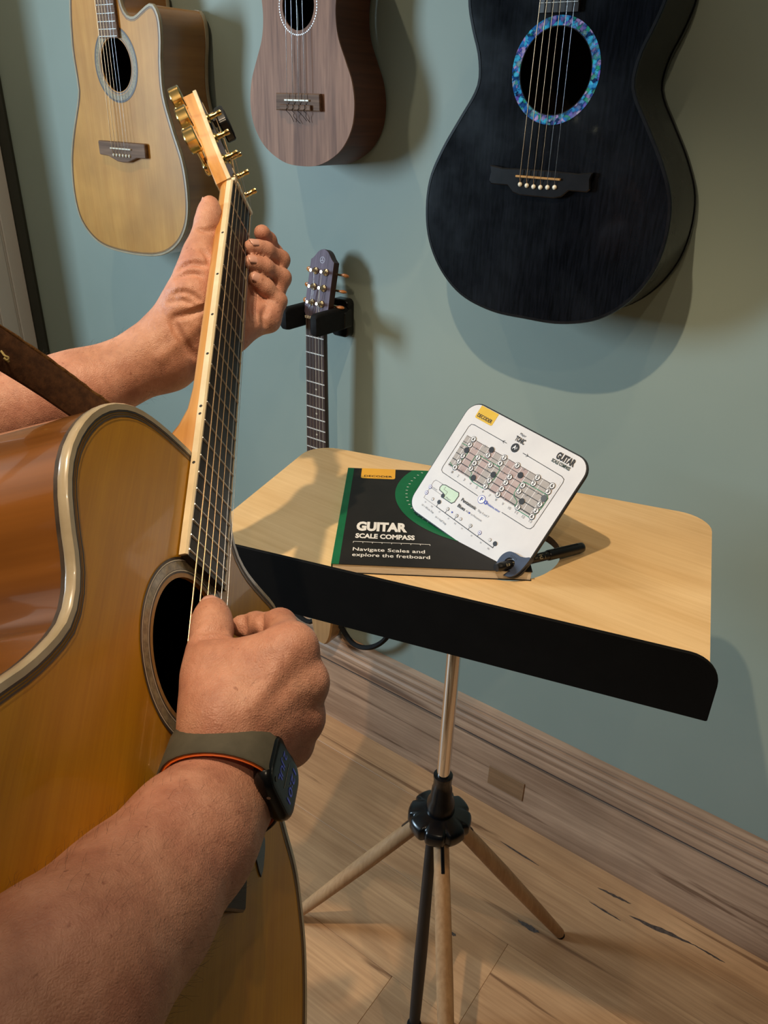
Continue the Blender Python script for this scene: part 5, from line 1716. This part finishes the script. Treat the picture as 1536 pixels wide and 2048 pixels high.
def body_sd(p):
    out = np.full(len(p), 10.0)
    cor = None
    for a, b, ra, rb, k in core:
        s = seg_sd(p, a, b, ra, rb)
        cor = s if cor is None else smin(cor, s, k)
    for prims, tend, thumb, fing, grv in ((Lpalm, Ltend, Lthumb, Lfing, Lgroove), (Rpalm, Rtend, Rthumb, Rfing, [])):
        pts = np.array([q for a, b, *_ in prims for q in (a, b)] + [q for q, r in thumb] + [q for f_ in fing for q, r in f_])
        lo, hi = pts.min(0) - 0.08, pts.max(0) + 0.08
        m_ = ((p > lo) & (p < hi)).all(1)
        if not m_.any():
            continue
        q = p[m_]
        d = palm_sd(q, prims, tend)
        tot = smin(d, chain_sd(q, thumb, 0.006), 0.010)
        for f_ in fing:
            prox = seg_sd(q, f_[0][0], f_[1][0], f_[0][1], f_[1][1])
            tot = np.minimum(tot, smin(d, prox, 0.009))
            ch = chain_sd(q, f_, 0.003)
            for (c_, r_) in f_[1:3]:
                ch = smin(ch, np.linalg.norm(q - c_, axis=1) - r_ * 1.04, 0.004)
            tot = np.minimum(tot, ch)
        for a, b, r in grv:
            g_ = seg_sd(q, a, b, r, r)
            tot = -smin(-tot, g_, 0.005)
        o_ = out[m_]
        out[m_] = np.minimum(o_, tot)
    res = smin(out, cor, 0.025)
    plo, phi = p.min(0) - 0.012, p.max(0) + 0.012
    for a, b, r, k in GROOVES:
        if (a < plo).any() or (a > phi).any():
            continue
        m_ = np.linalg.norm(p - a, axis=1) < 0.02
        if m_.any():
            g_ = seg_sd(p[m_], a, b, r, r)
            res[m_] = -smin(-res[m_], g_, k)
    return res


def on_skin(px, py, d0):
    ds = np.linspace(d0 - 0.10, d0 + 0.05, 160)
    sd = body_sd(np.array([P(px, py, q) for q in ds]))
    k = int(np.argmax(sd < 0))
    return P(px, py, ds[k]) if sd[k] < 0 else None


def crease(pts, d0, r, k=0.004):
    q = [on_skin(x, y_, d0) for x, y_ in spline(pts, max(6, 3 * len(pts)), False)]
    q = [c for c in q if c is not None]
    for a, b in zip(q[:-1], q[1:]):
        if np.linalg.norm(a - b) < 0.03:
            GROOVES.append((a, b, r, k))


for pts, r in (([(344, 640), (356, 664), (372, 690), (390, 714)], 0.0022), ([(350, 634), (375, 629), (395, 622), (412, 616)], 0.0015), ([(356, 540), (370, 530), (390, 526), (408, 531)], 0.0012), ([(352, 556), (370, 549), (388, 547), (402, 552)], 0.0010),
               ([(342, 590), (360, 584), (380, 587), (400, 600)], 0.0010), ([(338, 604), (360, 600), (384, 606)], 0.0009), ([(506, 585), (500, 615), (507, 648)], 0.0014), ([(534, 612), (527, 632), (530, 652)], 0.0014), ([(396, 458), (412, 462), (430, 458)], 0.0008), ([(404, 500), (416, 512), (420, 530)], 0.0012)):
    crease(pts, 0.76, r)
for pts, r in (([(402, 1264), (424, 1258), (448, 1262)], 0.0010), ([(398, 1276), (424, 1271), (450, 1275)], 0.0009), ([(485, 1235), (487, 1250), (486, 1262)], 0.0012), ([(520, 1230), (522, 1244), (521, 1258)], 0.0012)):
    crease(pts, 0.49, r)
lo_b = np.array([-0.86, -0.42, 0.02])
hi_b = np.array([0.02, 0.75, 1.80])
vb, fb_ = surface(body_sd, lo_b, hi_b, 0.0023)
body = mesh('person', vb, fb_, MAT['skin'], None, True)
tag(body, 'person with bare forearms playing the amber guitar, wearing a smartwatch', 'person')


def nail(tip, inner, toward, w_, l_, lift, name='fingernail'):
    """curved nail plate on the last finger joint; toward = direction the nail faces"""
    tip, inner = np.array(tip), np.array(inner)
    e = (tip - inner) / np.linalg.norm(tip - inner)
    n_ = np.array(toward) - e * (np.array(toward) @ e)
    n_ /= np.linalg.norm(n_)
    s_ = np.cross(e, n_)
    m_ = MB()
    vs, fs = [], []
    NU, NV = 7, 7
    r = w_ * 0.62
    for i in range(NU):
        for j in range(NV):
            u = (i / (NU - 1) - 0.5) * 2
            v = j / (NV - 1)
            wd = 1.0 if v < 0.75 else math.sqrt(max(0.05, 1 - ((v - 0.75) / 0.27) ** 2))
            if v < 0.2:
                wd *= 0.72 + 0.28 * v / 0.2
            a = u * wd * 0.85
            pz = tip + e * (v * l_ - l_ * 0.62) + s_ * (r * math.sin(a)) + n_ * (lift + r * (math.cos(a) - 1) - 0.0012 * max(0, v - 0.5) ** 2 * 4)
            vs.append(pz)
    for i in range(NU - 1):
        for j in range(NV - 1):
            fs.append((i * NV + j, (i + 1) * NV + j, (i + 1) * NV + j + 1, i * NV + j + 1))
    m_.add(vs, fs)
    o = m_.build(name, MAT['nail'], body, True)
    sl_ = o.modifiers.new('thick', 'SOLIDIFY')
    sl_.thickness = 0.0008
    sl_.offset = -1
    return o


tocam = lambda q: (CAM_POS - np.array(q)) / np.linalg.norm(CAM_POS - np.array(q))
for f_, up_ in ((Lfing[1], cvec(-0.15, 0.45, 1)), (Lfing[2], cvec(-0.15, 0.40, 1)), (Lfing[3], cvec(-0.1, 0.40, 1))):
    nail(f_[-1][0], f_[-2][0], up_, 0.0125, 0.0125, f_[-1][1] * 1.12)
nail(Lthumb[-1][0], Lthumb[-2][0], cvec(-1, 0.1, 0.15), 0.014, 0.015, Lthumb[-1][1] * 1.08)
nail(Rthumb[-1][0], Rthumb[-2][0], cvec(0.0, 0.15, 1), 0.0160, 0.0155, 0.0108)

# arm hair
hair = MB()
rh = random.Random(11)


def add_hairs(A, Bp, ra, rb, n, grow):
    A, Bp = np.array(A), np.array(Bp)
    ax = (Bp - A) / np.linalg.norm(Bp - A)
    for _ in range(n):
        t = rh.random()
        th = rh.uniform(0, 2 * math.pi)
        u = np.cross(ax, (0.3, 0.5, 0.8))
        u /= np.linalg.norm(u)
        w = np.cross(ax, u)
        d = math.cos(th) * u + math.sin(th) * w
        c = A + (Bp - A) * t
        r = ra + (rb - ra) * t
        # find the skin along d
        ts = np.linspace(r * 0.7, r * 1.5, 16)
        sd = body_sd(c + d * ts[:, None])
        k = np.argmax(sd > 0)
        if sd[k] <= 0:
            continue
        q = c + d * ts[k]
        g = ax * grow * rh.uniform(0.6, 1.2) + d * rh.uniform(0.25, 0.6) + np.array([rh.uniform(-0.4, 0.4) for _ in range(3)])
        g /= np.linalg.norm(g)
        L = rh.uniform(0.004, 0.009)
        p1 = q + g * L * 0.55 + d * 0.0006
        p2 = q + g * L + np.array([0, 0, -0.0012])
        hair.tube([q - d * 0.0006, p1, p2], [0.00005, 0.00004, 0.00002], 3)


add_hairs(P(-60, 850, 0.70), P(300, 720, 0.74), 0.043, 0.031, 450, 1.0)
add_hairs(P(120, 1975, 0.322), P(378, 1668, 0.412), 0.042, 0.032, 420, 1.0)
add_hairs(P(500, 1440, 0.461), P(590, 1400, 0.476), 0.024, 0.016, 90, 1.0)
hr = hair.build('arm_hair', MAT['hair'], body)
hr['kind'] = 'stuff'

# clothes and hair of the head (outside the picture)
def shirt_sd(p):
    d = None
    for a, b, ra, rb, k in [(Lsh, chest, 0.075, 0.125, 0.06), (Rsh, chest, 0.075, 0.125, 0.06), (chest + sideh * 0.06, pelv + sideh * 0.06, 0.115, 0.110, 0.06), (chest - sideh * 0.06, pelv - sideh * 0.06, 0.115, 0.110, 0.06),
                            (Lsh, Lsh + (Lel - Lsh) * 0.5, 0.070, 0.058, 0.04), (Rsh, Rsh + (Rel - Rsh) * 0.45, 0.070, 0.058, 0.04)]:
        s = seg_sd(p, a, b, ra, rb)
        d = s if d is None else smin(d, s, k)
    return d


def jeans_sd(p):
    d = None
    for q, s in zip(ft, (-1, 1)):
        hp = pelv + sideh * 0.07 * s
        kn = (hp + q) / 2 + np.array([0.03, 0.02, 0.0])
        for a, b, ra, rb in ((pelv, hp, 0.115, 0.10), (hp, kn, 0.098, 0.072), (kn, q + np.array([0, 0, 0.09]), 0.072, 0.062)):
            z = seg_sd(p, a, b, ra, rb)
            d = z if d is None else smin(d, z, 0.03)
    return d


v_, f_ = surface(shirt_sd, (-0.95, -0.55, 0.75), (-0.1, 0.35, 1.6), 0.009)
mesh('shirt', v_, f_, MAT['shirt'], body, True)
v_, f_ = surface(jeans_sd, (-0.95, -0.6, 0.02), (-0.3, 0.2, 1.15), 0.009)
mesh('jeans', v_, f_, MAT['jeans'], body, True)
for q in ft:
    d_ = fwdh * np.array([1, 1, 0])
    d_ /= np.linalg.norm(d_)
    sh_ = lambda p, q=q, d_=d_: np.maximum(smin(seg_sd(p, q - d_ * 0.06 + np.array([0, 0, 0.045]), q + d_ * 0.14 + np.array([0, 0, 0.03]), 0.045, 0.038), seg_sd(p, q + np.array([0, 0, 0.05]), q + np.array([0, 0, 0.10]), 0.046, 0.046), 0.02), -p[:, 2] + 0.001)
    v_, f_ = surface(sh_, q - 0.26 * np.array([1, 1, 0]) - np.array([0, 0, 0.02]), q + np.array([0.26, 0.26, 0.2]), 0.007)
    mesh('shoe', v_, f_, MAT['shoe'], body, True)
hd_sd = lambda p: np.maximum(np.linalg.norm(p - (head + uph * 0.045 - fwdh * 0.012), axis=1) - 0.094, ((p - head) @ fwdh) * 0.8 - ((p - head) @ uph) + 0.015)
v_, f_ = surface(hd_sd, head - 0.16, head + 0.18, 0.006)
mesh('hair', v_, f_, MAT['hair'], body, True)
MAT['eye_white'] = base_mat('eye_white', srgb(220, 215, 210), 0.3)
for s in (-1, 1):
    MB().lathe([(0.001, -0.011), (0.008, -0.0075), (0.011, 0.0), (0.008, 0.0075), (0.003, 0.0106)], head + fwdh * 0.080 + uph * 0.022 + sideh * 0.030 * s, fwdh, 14).build('eye', MAT['eye_white'], body, True)

# ------------------------------------------------------------------ smartwatch on the right wrist
MAT['watch_case'] = speckle('graphite_case', srgb(12, 12, 13), srgb(18, 18, 19), 60, 0.22, 0.3)
MAT['watch_glass'] = base_mat('dark_watch_glass', srgb(20, 23, 24), 0.25, coat=0.15, spec=0.2)
MAT['watch_digits'] = base_mat('blue_digits', srgb(60, 70, 130), 0.5, emit=srgb(88, 98, 190), es=0.3)
MAT['watch_faint'] = base_mat('faint_print', srgb(70, 70, 64), 0.5)
MAT['band_olive'] = speckle('olive_grey_band', srgb(74, 70, 58), srgb(84, 79, 66), 80, 0.75, spec=0.3)
MAT['band_orange'] = speckle('orange_band_lining', srgb(214, 92, 18), srgb(224, 104, 26), 80, 0.6)
wt = thing('smartwatch', 'black smartwatch with olive band and orange lining on the right wrist', 'watch', frame(W_C, W_B, np.cross(W_N, W_B), W_N))
# local: x towards the elbow, y = up of the dial (towards the little finger side), z out of the dial
hwx, hwy = 0.0190, 0.0222
case = MB()
cs = lambda i, z: [(x, y_, z) for x, y_ in rrect(-hwx + i, hwx - i, -hwy + i, hwy - i, 0.0105 - i * 0.6, 8)]
case.loft([cs(0.005, -0.0120), cs(0.0022, -0.0112), cs(0.0004, -0.0085), cs(0.0, -0.0055), cs(0.0004, -0.0028), cs(0.0014, -0.0012), cs(0.0024, -0.0006)])
case.build('case', MAT['watch_case'], wt, True, 40)
gl_ = MB()
gl_.loft([cs(0.0024, -0.0010), cs(0.0026, -0.0003), cs(0.0040, 0.0), cs(0.0060, 0.0001)])
gl_.build('glass', MAT['watch_glass'], wt, True, 40)
MB().lathe([(0.0035, 0), (0.0037, 0.0006), (0.0037, 0.0022), (0.0030, 0.0028)], (-hwx + 0.0006, 0.0085, -0.0058), (-1, 0, 0), 20).build('crown', MAT['watch_case'], wt, True, 40)
MB().lathe([(0.0012, 0), (0.0012, 0.0003)], (hwx - 0.0002, -0.0062, -0.005), (1, 0, 0), 12).build('microphone_port', MAT['chrome'], wt)
fit_text('digits_time', '12:01', -0.0108, 0.0108, 0.0088, 0.0060, MAT['watch_digits'], wt, 0.0004, 0.01)
fit_text('digits_date', '2 JUL', -0.0098, 0.0098, -0.0080, 0.0056, MAT['watch_digits'], wt, 0.0004, 0.01)
MB().box(-0.0085, 0.0085, -0.0004, 0.0002, 0.0003, 0.0004).build('dial_line', MAT['watch_faint'], wt)
disc_ = MB()
disc_.add([(0.0118 + 0.0016 * math.cos(a), -0.0125 + 0.0016 * math.sin(a), 0.0004) for a in np.linspace(0, 2 * math.pi, 16, endpoint=False)], [tuple(range(16))])
disc_.build('dial_icon', MAT['watch_faint'], wt)
# band: follows the wrist skin in the plane across the forearm
loop = []
for k in range(48):
    a = 2 * math.pi * k / 48
    d = W_N * math.cos(a) + W_A * math.sin(a)
    ts = np.linspace(0.010, 0.06, 90)
    rr_max = 0.0
    for off in (-0.009, 0.0, 0.009):
        sd = body_sd(WR + W_B * off + d * ts[:, None])
        idx = np.nonzero(sd < 0.0)[0]
        if len(idx):
            rr_max = max(rr_max, ts[idx[-1]])
    loop.append((a, min(rr_max, 0.040)))
rad = np.array([r for _, r in loop])
for _ in range(3):
    rad = (np.roll(rad, 1) + 2 * rad + np.roll(rad, -1)) / 4
BANDW = 0.0235


def band(r0, r1, w_, name, mat, skip):
    rings = []
    for k in range(49):
        a = 2 * math.pi * k / 48
        if skip < a < 2 * math.pi - skip:
            d = W_N * math.cos(a) + W_A * math.sin(a)
            r = rad[k % 48]
            ring = []
            for (rr, ww) in ((r + r0, -w_ / 2), (r + (r0 + r1) / 2, -w_ / 2 - 0.0004), (r + r1, -w_ / 2 + 0.0006), (r + r1, w_ / 2 - 0.0006), (r + (r0 + r1) / 2, w_ / 2 + 0.0004), (r + r0, w_ / 2)):
                ring.append(np.array(wt.matrix_world.inverted() @ Vector(WR + d * rr + W_B * ww)))
            rings.append(ring)
    return MB().loft(rings).build(name, mat, wt, True, 50)


band(0.0022, 0.0042, BANDW, 'band', MAT['band_olive'], 0.42)
band(0.0004, 0.0021, BANDW + 0.0012, 'band_lining', MAT['band_orange'], 0.42)
